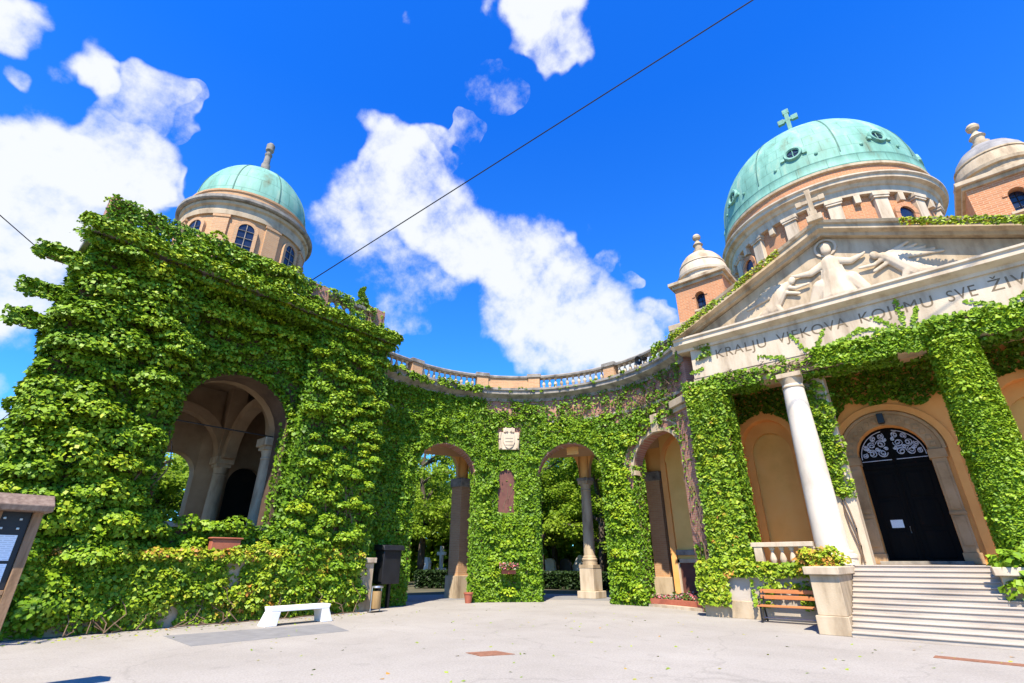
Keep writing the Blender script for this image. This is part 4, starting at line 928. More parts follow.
stems('stem', [wander(pav_off, random.choice([1.8,2.3,3,3.7,9.2,10,10.8,11.2]), .05, .06, 14) for i in range(16)], iv, .04)

# --- arcade
iv = thing('climbing_vine', 'green creeper over the curved arcade wall, thinning out towards the church', 'creeper', (CX-4.8, CY+4.6, 0))
F = Foliage()
def am(a, z):
    n = vnoise(a, z, .8, 5); n2 = vnoise(a, z, 2.2, 6)
    base = np.ones(len(a))
    base = np.where(a > 10.2, np.where(z > 7.9, .12, .85), base)
    base = np.where((a > 10.2) & (n < .42) & (z > 4.6), .12, base)
    base = np.where(a > 13.2, np.where(z < 2.2, .55, .06+.25*(n2 > .62)), base)
    top = np.where(a < 4.3, 9.3, np.where(a < 7.5, 8.6, 8.0))
    base = np.where(z > top, np.where(n2 > .6, .4, .1), base)
    return np.where(in_arch(a, z, aops, .05), 0., base)
s1 = s_of(134.6); s2 = s_of(135.6)
def am2(a, z):
    m = am(a, z)
    m = np.where((np.abs(a-s1) < .58) & (z > 6.85+.5*(vnoise(a,z,3,8)-.5)) & (z < 7.9), m*.05, m)
    return np.where(in_arch(a, z, [dict(c=s2,w=.8,sill=3.75,spring=5.4)]), m*.02, m)
F.surface(arc_np, (-1.9, SE-.2), (0,9.4), 620, am2, lambda a,z: .07+.16*vnoise(a,z,1.4,2), .12, .42)
for e_, q_ in ((s_of(148.6),-1), (s_of(122.4),1), (s_of(95.8),-1), (s_of(82.2),1)):      # reveals of the piers
    F.surface(lambda s,z,o,e_=e_,q_=q_: arc_np(np.full_like(s,e_)+q_*(-.04+np.abs(rng.normal(0,.04,len(s)))), z, -s), (-.1,.62), (0,5.6), 620, one, .1, .12, .4)
def pick(n, sr, zr, r, ok=lambda a,z: True):
    out = []
    for i in range(n):
        a, z = random.uniform(*sr), random.uniform(*zr); q = random.uniform(*r)
        if in_arch(np.array([a]), np.array([z]), aops, q*.95)[0] or not ok(a, z): continue
        if abs(a-s1) < .75 and 3.6 < z < 7.9: continue
        out.append((a, z, .02, q))
    return out
F.clumps(arc_np, pick(330, (-1.5,7.2), (.3,9.0), (.18,.42)), 560, .115, .5)
F.clumps(arc_np, pick(60, (3.4,7.3), (.2,3.4), (.25,.45)), 560, .115, .58)
F.clumps(arc_np, pick(170, (7,11), (6.6,8.1), (.15,.32)), 560, .115, .6)
F.clumps(arc_np, pick(130, (10.0,11.85), (.2,7.0), (.2,.42)), 560, .115, .68)
F.clumps(arc_np, pick(45, (11.8,15.0), (6.6,8.0), (.1,.24), lambda a,z: a < 13.6 or random.random() < .3), 420, .13, .65)
F.clumps(arc_np, [(random.uniform(-1.8,4.5), 9.75+random.uniform(-.25,.1), .42, random.uniform(.14,.28)) for i in range(45)], 420, .13, .55)
F.clumps(arc_np, [(random.uniform(4.5,15), 9.8+random.uniform(-.15,.1), .42, random.uniform(.08,.16)) for i in range(26)], 420, .12, .6)
F.surface(lambda s,z,o: arc_np(s,z,o), (13.6,SE), (9.95,10.8), 420, lambda a,z: np.where(vnoise(a,z,2,9) > .42, .9, .15), .12, .13, .6)
F.build('foliage', L_creeper, iv)
lines = []
for i in range(150):
    s0 = random.uniform(4,15.2); z0 = random.uniform(7.6,9.0); pts = []
    for k in range(7):
        P,_,_ = arc_np(np.array([s0]), np.array([z0]), np.array([random.uniform(.04,.2)])); pts.append(tuple(P[0])); s0 += random.uniform(-.25,.25); z0 += random.uniform(-.1,.22)
    lines.append(pts)
stems('dry_twig', lines, iv, .014)
stems('stem', [wander(arc_np, s0+random.uniform(-.3,.3), .05, .08, 14) for s0 in (5.3,5.8,6.3) for _ in range(2)], iv, .03)

# --- portico
P1 = por_np(18.5)
iv = thing('climbing_vine', 'bright creeper sheathing the left corner pier of the portico, beside the wooden bench', 'creeper', (-6.2, 18.4, 0))
F = Foliage(); 
F.surface(P1, (-6.74,-5.38), (1.3,7.7), 560, lambda a,z: np.ones(len(a)), lambda a,z:.08+.2*vnoise(a,z,1.5,3), .14, .45)
F.clumps(P1, [(random.uniform(-6.55,-5.5)+.25*(z_/7-.5)*0, z_, .03, random.uniform(.14,.34)) for z_ in np.linspace(1.5,7.6,120)], 600, .115, .6)
F.surface(lambda s,z,o: (np.stack([-5.42+o, s, z],1), np.stack([1+0*s,0*s,0*s],1), np.stack([0*s,1+0*s,0*s],1)), (18.5,19.4), (1.5,7.7), 450, lambda a,z: np.ones(len(a)), .14, .14, .4)
F.surface(por_np(18.2), (-7.2,-3.0), (.35,1.6), 560, lambda a,z: np.where(z > 1.2, .9, np.where(a < -5.4, (vnoise(a,z,1.6,4) > .45)*.8, (vnoise(a,z,1.6,4) > .82)*.4)), lambda a,z:.06+.16*vnoise(a,z,2,3), .13, .6)
F.clumps(por_np(18.25), [(random.uniform(-7.1,-3.2), random.uniform(1.25,1.6), .02, random.uniform(.12,.26)) for i in range(55)], 430, .13, .68)
F.build('foliage', L_yellow, iv)
stems('stem', [wander(P1, random.uniform(-6.9,-5.5), .0, .08, 12) for i in range(8)], iv, .03)

iv = thing('climbing_vine', 'creeper hanging in a band along the architrave of the church portico', 'creeper', (-1, 18.6, 7.6))
F = Foliage(); P2 = por_np(18.7)
def bm_(a, z):
    edge = 8.28+.14*(vnoise(a,a*0,1.2,2)-.5)+np.where(a > -2.4, .12, -.12); lo = 7.72-.25*vnoise(a,a*0,2.5,3)
    return np.where((z < edge) & (z > lo), np.where(a > -2.3, 1., np.where(a < -4.2, .6, .18)), 0.)
F.surface(P2, (-6.9,5.0), (7.4,8.5), 800, bm_, lambda a,z:.08+.2*vnoise(a,z,1.8,2), .13, .55)
F.clumps(P2, [(random.uniform(-2.4,5), random.uniform(7.85,8.2), .03, random.uniform(.14,.26)) for i in range(75)], 430, .13, .58)
F.clumps(P2, [(random.uniform(-6.7,-3.8), random.uniform(7.75,8.05), .03, random.uniform(.08,.15)) for i in range(24)], 430, .13, .58)
# tendrils climbing on to the frieze
for (a0, z0, dx, dz) in ((-3.1,8.3,-.9,.28),(-2.4,8.35,-.35,.75),(-2.1,8.35,.35,.6),(-1.6,8.35,1.0,.35),(-1.9,8.35,.9,.2),(.25,8.4,-.55,.55),(.4,8.4,.0,.95),(.6,8.4,.25,.6),(.1,8.4,-.9,.3),(-6.0,8.6,-.5,-.1),(2.6,8.45,-.7,.35),(2.9,8.45,.6,.3)):
    k = 46; t = rng.random(k); a = a0+dx*t+rng.normal(0,.035,k); z = z0+dz*t+rng.normal(0,.03,k)
    Pp, nn, tt = P2(a, z, np.full(k,.03)); F.put(Pp, nn*.9+rng.normal(0,.3,(k,3)), np.tile([dx,0,dz],(k,1))+rng.normal(0,.5,(k,3)), np.full(k,.1), .6+rng.normal(0,.1,k))
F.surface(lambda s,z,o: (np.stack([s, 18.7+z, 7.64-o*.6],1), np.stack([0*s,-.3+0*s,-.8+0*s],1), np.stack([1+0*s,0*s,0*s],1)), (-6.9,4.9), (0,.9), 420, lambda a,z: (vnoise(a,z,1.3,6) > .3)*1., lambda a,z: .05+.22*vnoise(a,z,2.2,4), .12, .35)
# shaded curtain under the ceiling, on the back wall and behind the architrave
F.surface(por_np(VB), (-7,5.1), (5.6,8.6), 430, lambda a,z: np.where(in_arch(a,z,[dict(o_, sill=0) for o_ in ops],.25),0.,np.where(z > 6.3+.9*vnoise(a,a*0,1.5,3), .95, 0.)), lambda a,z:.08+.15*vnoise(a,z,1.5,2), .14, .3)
F.build('foliage', L_creeper, iv)
lines = []
for i in range(60):
    s0 = random.uniform(-5.6,-2.2); z0 = random.uniform(7.7,8.1); pts = []
    for k in range(6): pts.append((s0, 18.7-random.uniform(.03,.2), z0)); s0 += random.uniform(-.2,.2); z0 += random.uniform(-.08,.1)
    lines.append(pts)
stems('dry_twig', lines, iv, .016)

iv = thing('climbing_vine', 'smooth bright green creeper sheathing the column right of the church door', 'creeper', (1.3, 18.8, 1.5))
F = Foliage(); CC = cyl_np(1.3, 18.8, lambda z: .54-.1*(z-1.6)/5.8)
F.surface(lambda s,z,o: CC(s,z,o), (0,2*math.pi), (1.5,7.7), 1000, lambda a,z: np.ones(len(a)), .14, .1, .62, up=.8)
F.clumps(CC, [(random.uniform(3.2,6.28), random.uniform(1.6,7.6), -.02, random.uniform(.14,.32)) for i in range(70)], 620, .1, .66)
bush = lambda s,z,out: (np.stack([.6+1.4*s, 17.0+0*s-out, z],1), np.stack([0*s,-1+0*s,0*s],1), np.stack([1+0*s,0*s,0*s],1))
F.clumps(bush, [(random.uniform(0,1), random.uniform(.85,1.75), random.uniform(-.9,.22), random.uniform(.2,.36)) for i in range(75)], 430, .14, .62)
F.build('foliage', L_creeper, iv)
stems('stem', [wander(lambda s,z,o: CC(s,z,o), random.uniform(3.5,6), 1.5, .03, 12) for i in range(5)], iv, .025)

iv = thing('climbing_vine', 'yellowish creeper at the foot of the bare white column, trailing up its right side', 'creeper', (-3.0, 18.3, 1.5))
F = Foliage()
lowb = lambda s,z,out: (np.stack([-3.9+1.2*s, 17.9+0*s-out, z],1), np.stack([0*s,-1+0*s,0*s],1), np.stack([1+0*s,0*s,0*s],1))
F.clumps(lowb, [(random.uniform(.0,1), random.uniform(1.55,2.0)-.25*abs(random.uniform(0,1)), random.uniform(-.2,.25), random.uniform(.14,.24)) for i in range(80)], 620, .095, .86)
F.clumps(por_np(19.35), [(random.uniform(-2.9,-2.2), z, .03, random.uniform(.1,.22)) for z in np.linspace(3.6,7.5,60)], 480, .11, .5)
F.surface(por_np(19.35), (-2.95,-2.15), (3.5,7.6), 500, lambda a,z: (vnoise(a,z,2,5) > .3)*1., .1, .11, .45)
F.build('foliage', L_yellow, iv)
lines = [[(-2.5+.1*math.sin(i*.9+j), 19.3, 1.6+i*.5) for i in range(12)] for j in range(3)]
stems('stem', lines, iv, .02)

iv = thing('climbing_vine', 'thin yellow-green creeper creeping up the sloping cornice of the pediment', 'creeper', (-5, 18.2, 10))
F = Foliage()
def rk(s, z, out): 
    zz = 9.99+(PK-9.99)*(1-np.abs(s-UC)/HW)+z; return np.stack([s, 18.2-out, zz],1), np.stack([0*s,-1+0*s,.2+0*s],1), np.stack([1+0*s,0*s,0*s],1)
F.surface(rk, (-6.9,4.9), (-.1,.2), 900, lambda a,z: np.where(vnoise(a,z*2,1.4,7) > np.where(a < -4.0, .22, np.where(a < -2.4, .45, np.where(a < UC+2.2, .9, .42))), .9, .0), .08, .1, .74)
F.surface(por_np(18.7), (-7.0,-5.6), (9.0,9.9), 420, lambda a,z: (vnoise(a,z,1.6,2) > .45)*.9, .12, .13, .4)
F.build('foliage', L_yellow, iv)

# --- low wall with creeper along the forecourt
lw = thing('low_wall', 'low stone forecourt wall ending in a pale stone pier, mostly hidden by creeper', 'wall', (-17.35, 7, 0))
mb = MB(); mb.box(-17.7,-17.2,-1.5,11.5,0,1.65); mb.build('wall', M_stone, lw)
mb = MB(); mb.box(-17.75,-17.12,11.5,12.1,0,1.6); pr = mb.build('end_pier', M_stone, lw, bevel=.015)
box_obj('cap', M_stone_white, pr, -17.82,-17.05,11.43,12.17,1.6,1.78, bevel=.02)
iv = thing('climbing_vine', 'yellow-green hedge-like creeper over the low wall behind the white bench', 'creeper', (-17, 6, 0))
F = Foliage()
lwm = lambda s,z,out: (np.stack([-17.2+out, s, z],1), np.stack([1+0*s,0*s,0*s],1), np.stack([0*s,1+0*s,0*s],1))
F.surface(lwm, (-1,11.6), (.05,1.8), 520, lambda a,z: np.where((vnoise(a,z,1.3,6) > .3), 1., .15), lambda a,z:.06+.2*vnoise(a,z,1.3,2), .115, .45)
F.clumps(lwm, [(random.uniform(-1,11.5), random.uniform(.3,1.85), random.uniform(-.1,.1), random.uniform(.16,.4)) for i in range(300)], 620, .11, .58)
F.clumps(lwm, [(random.uniform(7.5,11.5), random.uniform(.3,2.1), random.uniform(-.1,.12), random.uniform(.16,.36)) for i in range(110)], 620, .11, .74)
F.clumps(lwm, [(random.uniform(-1,11.5), 1.78+random.uniform(-.1,.08), random.uniform(-.1,.18), random.uniform(.16,.26)) for i in range(190)], 700, .1, .84)
F.clumps(lwm, [(random.uniform(6.5,11.5), random.uniform(.2,.9), random.uniform(.0,.15), random.uniform(.12,.24)) for i in range(60)], 620, .1, .9)
F.surface(lambda s,z,o: (np.stack([-17.8+z, s, 1.78+.2*o],1), np.stack([.2+0*s,0*s,1+0*s],1), np.stack([0*s,1+0*s,0*s],1)), (-1,11.5), (0,.7), 420, lambda a,z: np.ones(len(a)), 1., .15, .6)
F.build('foliage', L_yellow, iv)
lines = []
for i in range(26):
    y_ = random.uniform(3,11.3); pts = [(-16.75+random.uniform(-.1,.15), y_, .04)]
    for k in range(6): x,yy,z = pts[-1]; pts.append((x-.08, yy+random.uniform(-.3,.3), z+random.uniform(.02,.3)))
    lines.append(pts)
for i in range(8):
    y_ = 5.5+i*.7; lines.append([(-16.6+random.uniform(-.1,.1), y_+.3*k, .04+.03*random.random()) for k in range(4)])
stems('stem', lines, iv, .016)

# ================================================================== TREES AND GRAVES BEHIND THE ARCADE
def tree(x, y, h, r, zc, label, m=L_tree, nl=7500, size=.2, group='trees beyond the arcade'):
    t = thing('tree', label, 'tree', (x, y, 0), group)
    mb = MB(); p = [(x,y,-.05)]
    for k in range(1,8): p.append((x+random.uniform(-.12,.12)*k*.5, y+random.uniform(-.12,.12)*k*.5, h*.9*k/7))
    r0 = .1+.02*h; mb.tube(p, [r0*(1-.11*k) for k in range(8)], 8)
    tips = []
    for i in range(15):
        k = random.randint(2,6); b = Vector(p[k]); a = random.uniform(0,6.28); L = r*random.uniform(.5,.95); e = b+Vector((math.cos(a)*L, math.sin(a)*L, random.uniform(.1,.6)*L)); mid = (b+e)/2+Vector((0,0,.15*L)); mb.tube([b,mid,e], [r0*.4,r0*.28,r0*.1], 5); tips += [e, mid]
    mb.build('trunk', M_bark, t)
    F = Foliage(); ncl = 46
    for i in range(ncl):
        if i < len(tips): c0 = np.array(tips[i])
        else:
            v = rng.normal(0,1,3); v /= np.linalg.norm(v); c0 = np.array([x,y,zc+(h-zc)*.5])+v*np.array([r,r,(h-zc)*.55])*rng.random()**.4
        q = r*rng.uniform(.16,.34); n = nl//ncl
        d = nrm(rng.normal(0,1,(n,3))); P = c0+d*(q*rng.random((n,1))**.45)*np.array([1.25,1.25,.7])
        F.put(P, d*.4+np.array([0,0,.8])+rng.normal(0,.4,(n,3)), d*.5+np.array([0,0,-.4])+rng.normal(0,.5,(n,3)), size*rng.uniform(.6,1.3,n), rng.normal(.66,.22,n)+.14*rng.normal())
    F.build('crown', m, t); return t
spots = [(-40,30,10,3.6,.8),(-36,40,12,4,.8),(-26,36,10,3.6,.6),(-20.5,38,10.5,3.4,.6),(-25.5,47,12,4,.5),(-33,44,12,4,.6),(-15.5,41,10,3.2,.7),(-10.8,40,9,3,.8),(-21,50,13,4.5,.5),(-9.2,34,7.5,2.6,1),(-28,33,9,3,1),(-22.8,38,10,3.2,.8),(-31,26,9,3.2,2.4),(-27,29,9.5,3.4,2.6),(-24,31.5,8.5,3.0,2.0),(-35,33,11,3.8,3),(-29.5,37,11,3.8,2.5),(-21.5,34,9.5,3.3,2.2),(-18.5,31,8.5,3.0,2.2),(-16.8,36,9.5,3.3,2),(-23.5,42,12,4.2,2.5),(-14.8,32,8,2.6,2.4),(-12.6,36,8,3.0,2.4),(-33,21.5,8,2.8,2.2),(-38,24,10,3.5,2.5),(-17.5,45,12,4.4,2.2),(-30,48,13,4.8,2.5),(-12.4,45,9,3.6,1.8)]
sees = ['left arch of the curved arcade','middle arch of the curved arcade','right arch of the curved arcade']
lab = ['wide tree at the far left end of the arcade trees','tall tree behind the far left arcade trees','low-branched tree behind the graves of the left arch','low-branched tree behind the pale gravestones of the middle arch','far tree right of the slim trunk in the left arch','far tall tree at the left of the left arch','far tree beside the stone column in the middle arch','small tree seen between pier and end wall in the right arch','farthest tree seen in the middle arch','small tree nearest the church in the right arch','tree directly behind the white cross in the left arch','tree at the left jamb of the middle arch','broad leafy tree with a forked trunk, seen at the left edge of the left arch','leafy tree with a slim dark trunk in the centre of the left arch','light green tree just behind the pier right of the left arch','tall tree rising far back in the left arch','tall dense tree far behind the slim trunk of the left arch','tree behind the ivy-clad middle pier, far side','bushy tree filling the left half of the middle arch','taller tree behind the bushy one in the middle arch','distant wide tree between the left and middle arches','slim tree beside the stone column of the middle arch','tree whose top stands under the blue sky in the right arch','tree outside the pavilion end of the left arch','large tree behind the pavilion','distant tall tree at the centre of the middle arch','farthest tall tree seen in the left arch','low tree far back in the right arch']
for (x,y,h,r,zc), l in zip(spots, lab): tree(x,y,h*(1.25 if x < -14 else 1),r,zc,l)
for i,(x,y,h,r,zc,l) in enumerate([(-31,8,8,2.8,1.2,'low branching tree seen through the back arch of the pavilion'),(-34,12,9,3.0,1.4,'leafy tree behind the dark doorway of the pavilion'),(-32,4.2,8.5,2.8,1.2,'leafy tree seen at the left jamb inside the pavilion')]): tree(x,y,h,r,zc,l,group='trees beyond the pavilion')
tree(-14.3,-4.9,11.5,2.3,6.4,'round-headed tree added unseen beyond the left edge to shade the low wall', group='unseen trees added for shade')  # unseen tree, added only to throw shade on the low wall

# far-off wood closing the view
F = Foliage(); n = 110000
th = rng.uniform(R_(88), R_(172), n); rr_ = rng.uniform(52, 60, n); zz = 11*rng.random(n)**1.6*(.7+.5*vnoise(th*40, th*0, 1, 3)); bump_ = vnoise(th*30, zz*.5, 1, 4)
P = np.stack([rr_*np.cos(th)-2*bump_, rr_*np.sin(th)-4*bump_, zz], 1)
F.put(P, rng.normal(0,.5,(n,3))+[.1,-.4,.7], rng.normal(0,.6,(n,3))+[0,0,-.4], rng.uniform(.4,.85,n), rng.normal(.6,.2,n)+.4*(bump_-.5))
tag(F.build('far_wood', L_tree), kind='stuff')

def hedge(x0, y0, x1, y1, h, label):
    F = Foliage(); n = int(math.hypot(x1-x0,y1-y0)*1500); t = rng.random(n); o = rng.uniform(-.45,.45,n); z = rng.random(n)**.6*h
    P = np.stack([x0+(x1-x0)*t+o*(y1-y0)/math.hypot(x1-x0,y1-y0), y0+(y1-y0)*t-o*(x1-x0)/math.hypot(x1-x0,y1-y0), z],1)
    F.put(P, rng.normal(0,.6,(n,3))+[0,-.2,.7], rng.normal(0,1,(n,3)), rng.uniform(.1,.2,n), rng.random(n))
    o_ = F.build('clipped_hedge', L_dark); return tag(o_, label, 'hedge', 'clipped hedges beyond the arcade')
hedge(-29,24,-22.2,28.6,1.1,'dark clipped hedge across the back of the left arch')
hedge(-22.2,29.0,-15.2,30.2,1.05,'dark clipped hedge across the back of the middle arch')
def grave(x, y, kind, s, m, label):
    t = thing('gravestone', label, 'gravestone', (x, y, 0), 'gravestones beyond the arcade')
    mb = MB(); mb.box(x-.5*s,x+.5*s,y-.3*s,y+.3*s,0,.5*s); mb.build('base', m, t, bevel=.02)
    mb = MB()
    if kind == 'cross': mb.box(x-.3*s,x+.3*s,y-.2*s,y+.2*s,.5*s,1.0*s); mb.box(x-.1*s,x+.1*s,y-.09*s,y+.09*s,1.0*s,2.3*s); mb.box(x-.38*s,x+.38*s,y-.08*s,y+.08*s,1.75*s,1.95*s)
    elif kind == 'slab': mb.prism([(-.42,.5),(.42,.5),(.42,1.3),(.25,1.55),(-.25,1.55),(-.42,1.3)], lambda a,z:(x+a*s,y-.12*s,z*s), lambda a,z:(x+a*s,y+.12*s,z*s))
    else: mb.prism([(-.9,.3),(.9,.3),(.55,1.2),(.2,1.75),(-.1,1.75),(-.6,1.1)], lambda a,z:(x+a*s,y-.4*s,z*s), lambda a,z:(x+a*s*.9,y+.4*s,z*s))
    mb.build('headstone', m, t, bevel=.02)
grave(-31.2,28.2,'cross',1.2,M_grave,'white stone cross on a plinth beyond the left arch')
grave(-31.9,27.2,'slab',1.25,M_grave,'pale gravestone left of the white cross')
grave(-30.0,29.3,'slab',1.45,M_grave_dark,'black gravestone right of the white cross')
grave(-22.8,35.3,'rock',1.2,M_grave,'pale rock-shaped gravestone beyond the middle arch')
grave(-24.9,33.8,'slab',1.2,M_grave,'small pale gravestone at the left of the middle arch')
grave(-23.9,34.5,'slab',1.2,M_grave_dark,'dark gravestone between the two pale ones in the middle arch')
gw = MB(); gw.box(-12.3,-10.6,24.9,25.2,0,1.15); tag(gw.build('grey_wall', M_stone_grey, bevel=.02), 'low grey stone wall seen through the right arch', 'wall')

# ================================================================== SMALL OBJECTS
# white bench
b0, b1 = 7.45, 9.35
bn = thing('white_bench', 'white concrete bench with slanting slab legs in front of the low wall', 'bench', (-15.4, 8.4, 0))
mb = MB(); mb.prism([(b0+.08,.36),(b1-.08,.36),(b1-.04,.48),(b0+.04,.48)], lambda y,z:(-15.62,y,z), lambda y,z:(-15.15,y,z)); mb.build('seat', M_white, bn, bevel=.012)
for sg, y0_ in ((1,b0),(-1,b1)):
    mb = MB(); mb.prism([(y0_-sg*.08,.004),(y0_+sg*.26,.004),(y0_+sg*.32,.358),(y0_+sg*.08,.358)], lambda y,z:(-15.62,y,z), lambda y,z:(-15.15,y,z)); mb.build('leg', M_white, bn, bevel=.012)
# wooden bench by the church
wb = thing('wooden_bench', 'orange-brown slatted bench with dark metal ends below the portico balustrade', 'bench', (-4.2, 17.8, 0))
for y_, z in ((17.45,.44),(17.6,.45),(17.75,.44)):
    mb = MB(); mb.box(-5.2,-2.98,y_-.055,y_+.055,z-.02,z+.02); mb.build('seat_slat', M_slat, wb, bevel=.008)
for y_, z in ((17.93,.66),(17.98,.82)):
    mb = MB(); mb.box(-5.2,-2.98,y_-.02,y_+.02,z-.055,z+.055); mb.build('back_slat', M_slat, wb, bevel=.008)
for x in (-5.12,-3.06):
    mb = MB(); mb.tube([(x,17.4,.01),(x,17.44,.41),(x,17.82,.41),(x,18.02,.9)], .028); mb.tube([(x,17.95,.01),(x,17.82,.41)], .028); mb.tube([(x,17.42,.41),(x,17.4,.62),(x,17.88,.62)], .022); mb.tube([(x,17.4,.06),(x,17.95,.06)], .02); mb.build('end_frame', M_black, wb)
mb = MB(); mb.tube([(-5.12,17.7,.12),(-3.06,17.7,.12)], .018); mb.build('tie_bar', M_steel, wb)
# litter bin and black box
x, y = -16.55, 11.95
lb = thing('litter_bin', 'small round steel litter bin with black lid beside the stone end pier', 'litter bin', (x, y, 0))
mb = MB(); mb.lathe([(0,.12),(.15,.12),(.16,.14),(.17,.68),(.15,.68),(.14,.2),(0,.2)],x,y,20); mb.build('bucket', M_wood_panel, lb)
mb = MB(); mb.lathe([(.0,.86),(.2,.84),(.21,.8),(.2,.78),(.0,.78)],x,y,20); mb.build('lid', M_steel, lb)
for sx in (-1,1): mb = MB(); mb.tube([(x-.03,y+sx*.2,.0),(x-.03,y+sx*.2,.8)],.022); mb.build('post', M_steel, lb)
mb = MB(); mb.box(x-.16,x+.12,y-.22,y+.22,0,.03); mb.build('base_plate', M_black, lb)
x, y = -17.6, 13.1
cb = thing('black_cabinet', 'tall black wall box with overhanging lid on the shaded ivy wall left of the arches', 'wall box', (x, y, 1))
mb = MB(); mb.box(x-.3,x+.25,y-.42,y+.42,.85,2.05); mb.build('body', M_black, cb, bevel=.02)
mb = MB(); mb.prism([(-.36,2.05),(.36,2.05),(.28,2.24),(-.34,2.28)], lambda a,z:(x+a,y-.5,z), lambda a,z:(x+a,y+.5,z)); mb.build('lid', M_black, cb, bevel=.02)
mb = MB()
for q in (-.25,.25): mb.box(x-.25,x-.1,y+q-.05,y+q+.05,0,.85)
mb.build('foot', M_black, cb)
# notice board
def nb_pt(t, z, d=0): # t along the board, towards -v
    return (-9.9-.25*0+d*.98, 1.36-t, z)
nb = thing('notice_board', 'wooden notice board with pitched timber roof and papers behind glass, at the left edge', 'notice board', (-9.9, .6, 0))
def nbx(name, m, t0,t1,z0,z1,d0,d1, parent=None, bevel=.008):
    mb = MB(); mb.box(t0,t1,z0,z1,d0,d1,lambda t,z,d:nb_pt(t,z,d)); return mb.build(name, m, parent or nb, bevel=bevel)
nbx('post', M_wood_board, .06,.17,0,2.3,-.06,.06); nbx('post', M_wood_board, 1.43,1.54,0,2.3,-.06,.06); nbx('mullion', M_wood_board, .48,.55,1.28,2.28,-.05,.05)
nbx('lower_panel', M_wood_panel, .17,1.43,.35,1.24,-.03,.03); nbx('rail', M_wood_board, .17,1.43,1.24,1.3,-.04,.045)
cs_ = nbx('display_case', M_black, .17,1.43,1.3,2.3,-.04,.0)
for t0,t1,z0,z1 in ((.24,.44,1.66,1.98),(.24,.44,1.38,1.62),(.6,.85,1.5,1.9),(.95,1.3,1.4,1.85)): nbx('paper', M_paper, t0,t1,z0,z1,.004,.01,cs_,0)
for t0,z0 in ((.25,2.05),(.42,2.05),(.25,2.17),(.42,2.18)): nbx('pin', M_steel, t0,t0+.035,z0,z0+.03,.004,.02,cs_,.005)
mb = MB(); mb.prism([(-.28,2.28),(.3,2.28),(.32,2.36),(.02,2.52),(-.28,2.36)], lambda d,z:nb_pt(0,z,d), lambda d,z:nb_pt(1.7,z,d)); mb.build('roof', M_roof_board, nb, bevel=.012)
# loudspeaker on the balustrade
p = arc(s_of(72.6), 10.32, -.12); dr = Vector((CX-p[0], CY-p[1], -3)).normalized()
sp_ = thing('loudspeaker', 'round black horn loudspeaker fixed to the balustrade above the right arch', 'loudspeaker', p)
def orient(mbx):
    t_ = Vector((0,0,1)).cross(dr).normalized(); b_ = dr.cross(t_); mbx.v = [tuple(Vector(p)+t_*x+b_*y+dr*z) for x,y,z in mbx.v]
mb = MB(); mb.lathe([(.05,-.2),(.06,0),(.1,.1),(.17,.18),(.22,.22),(.2,.23),(.14,.17),(.06,.1),(0,.08)],0,0,20); orient(mb); mb.build('horn', M_black, sp_)
mb = MB(); mb.lathe([(0,-.35),(.1,-.35),(.11,-.2),(.1,-.15),(0,-.15)],0,0,14); orient(mb); mb.build('driver', M_black, sp_)
mb = MB(); mb.lathe([(0,.1),(.03,.1),(.045,.13),(0,.16)],0,0,10); orient(mb); mb.build('cone', M_paper, sp_)
mb = MB(); mb.tube([Vector(p)-dr*.15, Vector(p)-dr*.15+Vector((0,0,-.3))], .02); mb.build('bracket', M_black, sp_)
# planter with flowers on the middle pier, terracotta pieces, flower bed
s = s_of(134.7); P,nn,tt = arc_np(np.array([s]),np.array([1.3]),np.array([.55])); px,py,pz = P[0]
fp = thing('flower_box', 'flower box of pink and white flowers set in the creeper of the middle pier', 'flower box', (px,py,pz))
mb = MB(); mb.box(s-.34,s+.34,-.5,-.3,1.14,1.3,lambda a,d,z:arc(a,z,d)); mb.build('box', M_terracotta, fp, bevel=.01)
F = Foliage(); n = 420; a = rng.uniform(s-.45,s+.45,n); z = 1.35+rng.random(n)*.24; P,nn,tt = arc_np(a,z,.45+rng.random(n)*.28); F.put(P, nn*.5+rng.normal(0,.5,(n,3))+[0,0,.5], rng.normal(0,1,(n,3)), rng.uniform(.05,.1,n), rng.random(n)); F.build('flowers', L_flower, fp)
x,y = -17.0,17.05
rp = MB(); rp.lathe([(0,0),(.13,0),(.19,.36),(.21,.36),(.21,.42),(.17,.42),(.15,.36),(0,.34)],x,y,18); tag(rp.build('flower_pot', M_terracotta), 'red terracotta pot on the ground at the foot of the middle pier', 'flower pot')
tb = MB(); tb.box(-17.6,-17.35,6.35,7.2,1.85,2.28); tb.box(-17.64,-17.31,6.3,7.25,2.281,2.33)
tag(tb.build('terracotta_trough', M_terracotta, bevel=.02), 'red terracotta trough below the pavilion arch, half hidden by creeper', 'trough')
fb = thing('flower_bed', 'raised flower bed with reddish border and white kerb across the right arch', 'flower bed', (-9.4, 20.6, 0))
o = aops[2]; sa, sb_ = o['c']-o['w']/2+.05, o['c']+o['w']/2-.02
mb = MB(); mb.box(sa,sb_,-.02,.12,0,.1,lambda a,d,z:arc(a,z,d)); mb.sweep([(-.02,0),(-.02,.1),(.12,.1),(.12,0)], path(sa,sb_)); mb.build('kerb', M_stone_white, fb)
mb = MB(); mb.sweep([(.13,0),(.13,.28),(.3,.28),(.3,0)], path(sa,sb_)); mb.build('border', M_terracotta, fb)
mb = MB(); mb.sweep([(.31,0),(.31,.22),(2.2,.22),(2.2,0)], path(sa,sb_)); mb.build('soil', M_flowersoil, fb)
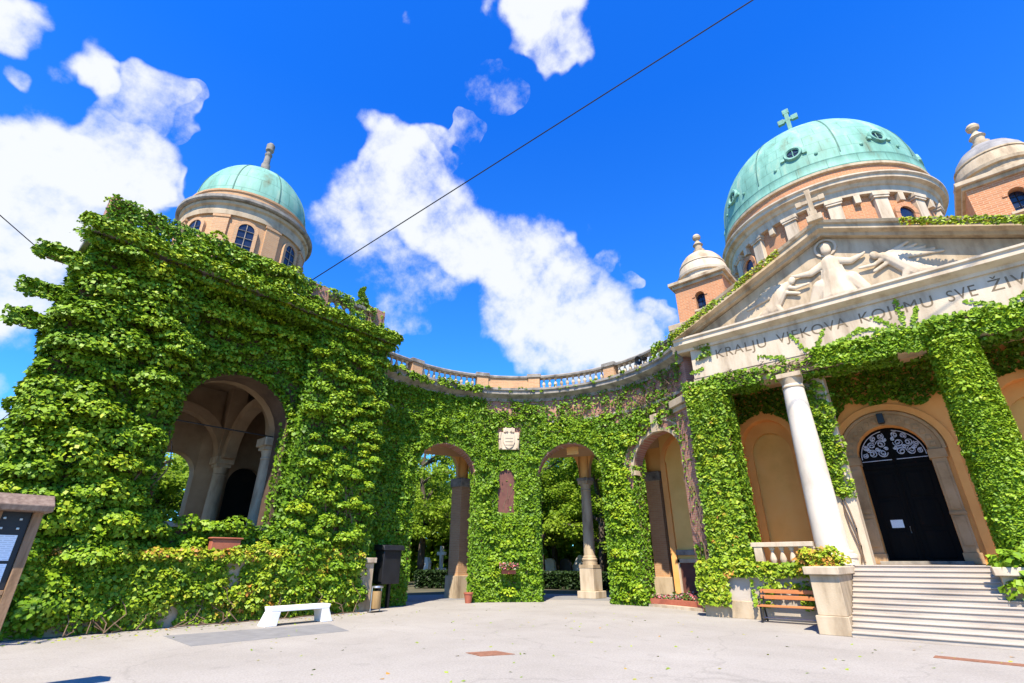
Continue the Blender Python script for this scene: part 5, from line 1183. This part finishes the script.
F = Foliage(); n = 2600; a = rng.uniform(sa,sb_,n); d = rng.uniform(.3,2.0,n); P,nn,tt = arc_np(a, .22+rng.random(n)*.22*(.4+vnoise(a,d,3,2)), -d); F.put(P, rng.normal(0,.5,(n,3))+[0,0,.8], rng.normal(0,1,(n,3)), rng.uniform(.06,.12,n), rng.random(n)*.9); F.build('flowers', L_flower, fb)
# rusty plates in the paving
def plate(name, poly, label, cat):
    mb = MB(); mb.prism(poly, lambda x,y:(x,y,-.02), lambda x,y:(x,y,.012)); tag(mb.build(name, M_rust), label, cat)
plate('drain_cover', [(-8.05,8.05),(-7.55,7.95),(-7.2,8.55),(-7.75,8.6)], 'rust-brown flat drain plate alone in the middle of the pale paving', 'drain cover')
plate('drain_strip', [(-1.0,13.35),(.3,13.25),(.32,13.55),(-.98,13.65)], 'long rust-brown drain strip at the foot of the church steps', 'drain cover')
# fallen leaves lying on the paving, mostly along the foot of the creeper
n = 420; k = n//2
P = np.concatenate([np.stack([-16.75+np.abs(rng.normal(0,.5,k)), rng.uniform(2,11.5,k), np.full(k,.014)],1), np.stack([rng.uniform(-16,1,n-k), rng.uniform(5,17.5,n-k), np.full(n-k,.014)],1)])
q = np.hypot(P[:,0]-CX, P[:,1]-CY); P = P[(P[:,0] < -15.2) | (q < 6.0) | (P[:,1] < 15)]; n = len(P)
tag(leaves('fallen_leaves', P, np.array([0,0,1.])+rng.normal(0,.25,(n,3)), rng.normal(0,1,(n,3)), rng.uniform(.04,.09,n), rng.uniform(.5,1,n), L_yellow), kind='stuff')
# potted shrub on the pavilion balustrade
x,y = UP-.3,10.75
ps = thing('shrub', 'small upright shrub standing on the ivy-covered balustrade of the pavilion', 'shrub', (x,y,12.3))
mb = MB(); mb.lathe([(0,12.3),(.14,12.3),(.2,12.55),(.16,12.56),(0,12.5)],x,y,14); mb.build('pot', M_stone_old, ps)
F = Foliage(); n = 900; z = rng.random(n); rr_ = .3*(1-z*.75)*np.sqrt(rng.random(n)); th = rng.random(n)*6.28; P = np.stack([x+rr_*np.cos(th), y+rr_*np.sin(th)+.08*np.sin(z*7), 12.5+z*.95],1)
F.put(P, rng.normal(0,.6,(n,3))+[.3,0,.4], rng.normal(0,.5,(n,3))+[0,0,.5], rng.uniform(.06,.13,n), rng.random(n)*.5); F.build('foliage', L_tree, ps)
# overhead cables
def cable(name, p0, p1, sag, r, label):
    mb = MB(); p0 = Vector(p0); p1 = Vector(p1); mb.tube([p0+(p1-p0)*t-Vector((0,0,sag*4*t*(1-t))) for t in [i/24 for i in range(25)]], r, 6)
    tag(mb.build(name, M_black), label, 'cable')
d = cam_dir(1000, -157); q = Vector(cam.location)+d*22
cable('overhead_cable', (-18.3,8.05,12.4), q, .0, .022, 'long black overhead cable crossing the sky from the pavilion roof')
d = cam_dir(-60, 163); q = Vector(cam.location)+d*19
cable('overhead_cable', (-18.6,.12,10.15), q, .0, .014, 'short thin cable running from the stone beams out of the left of the picture')
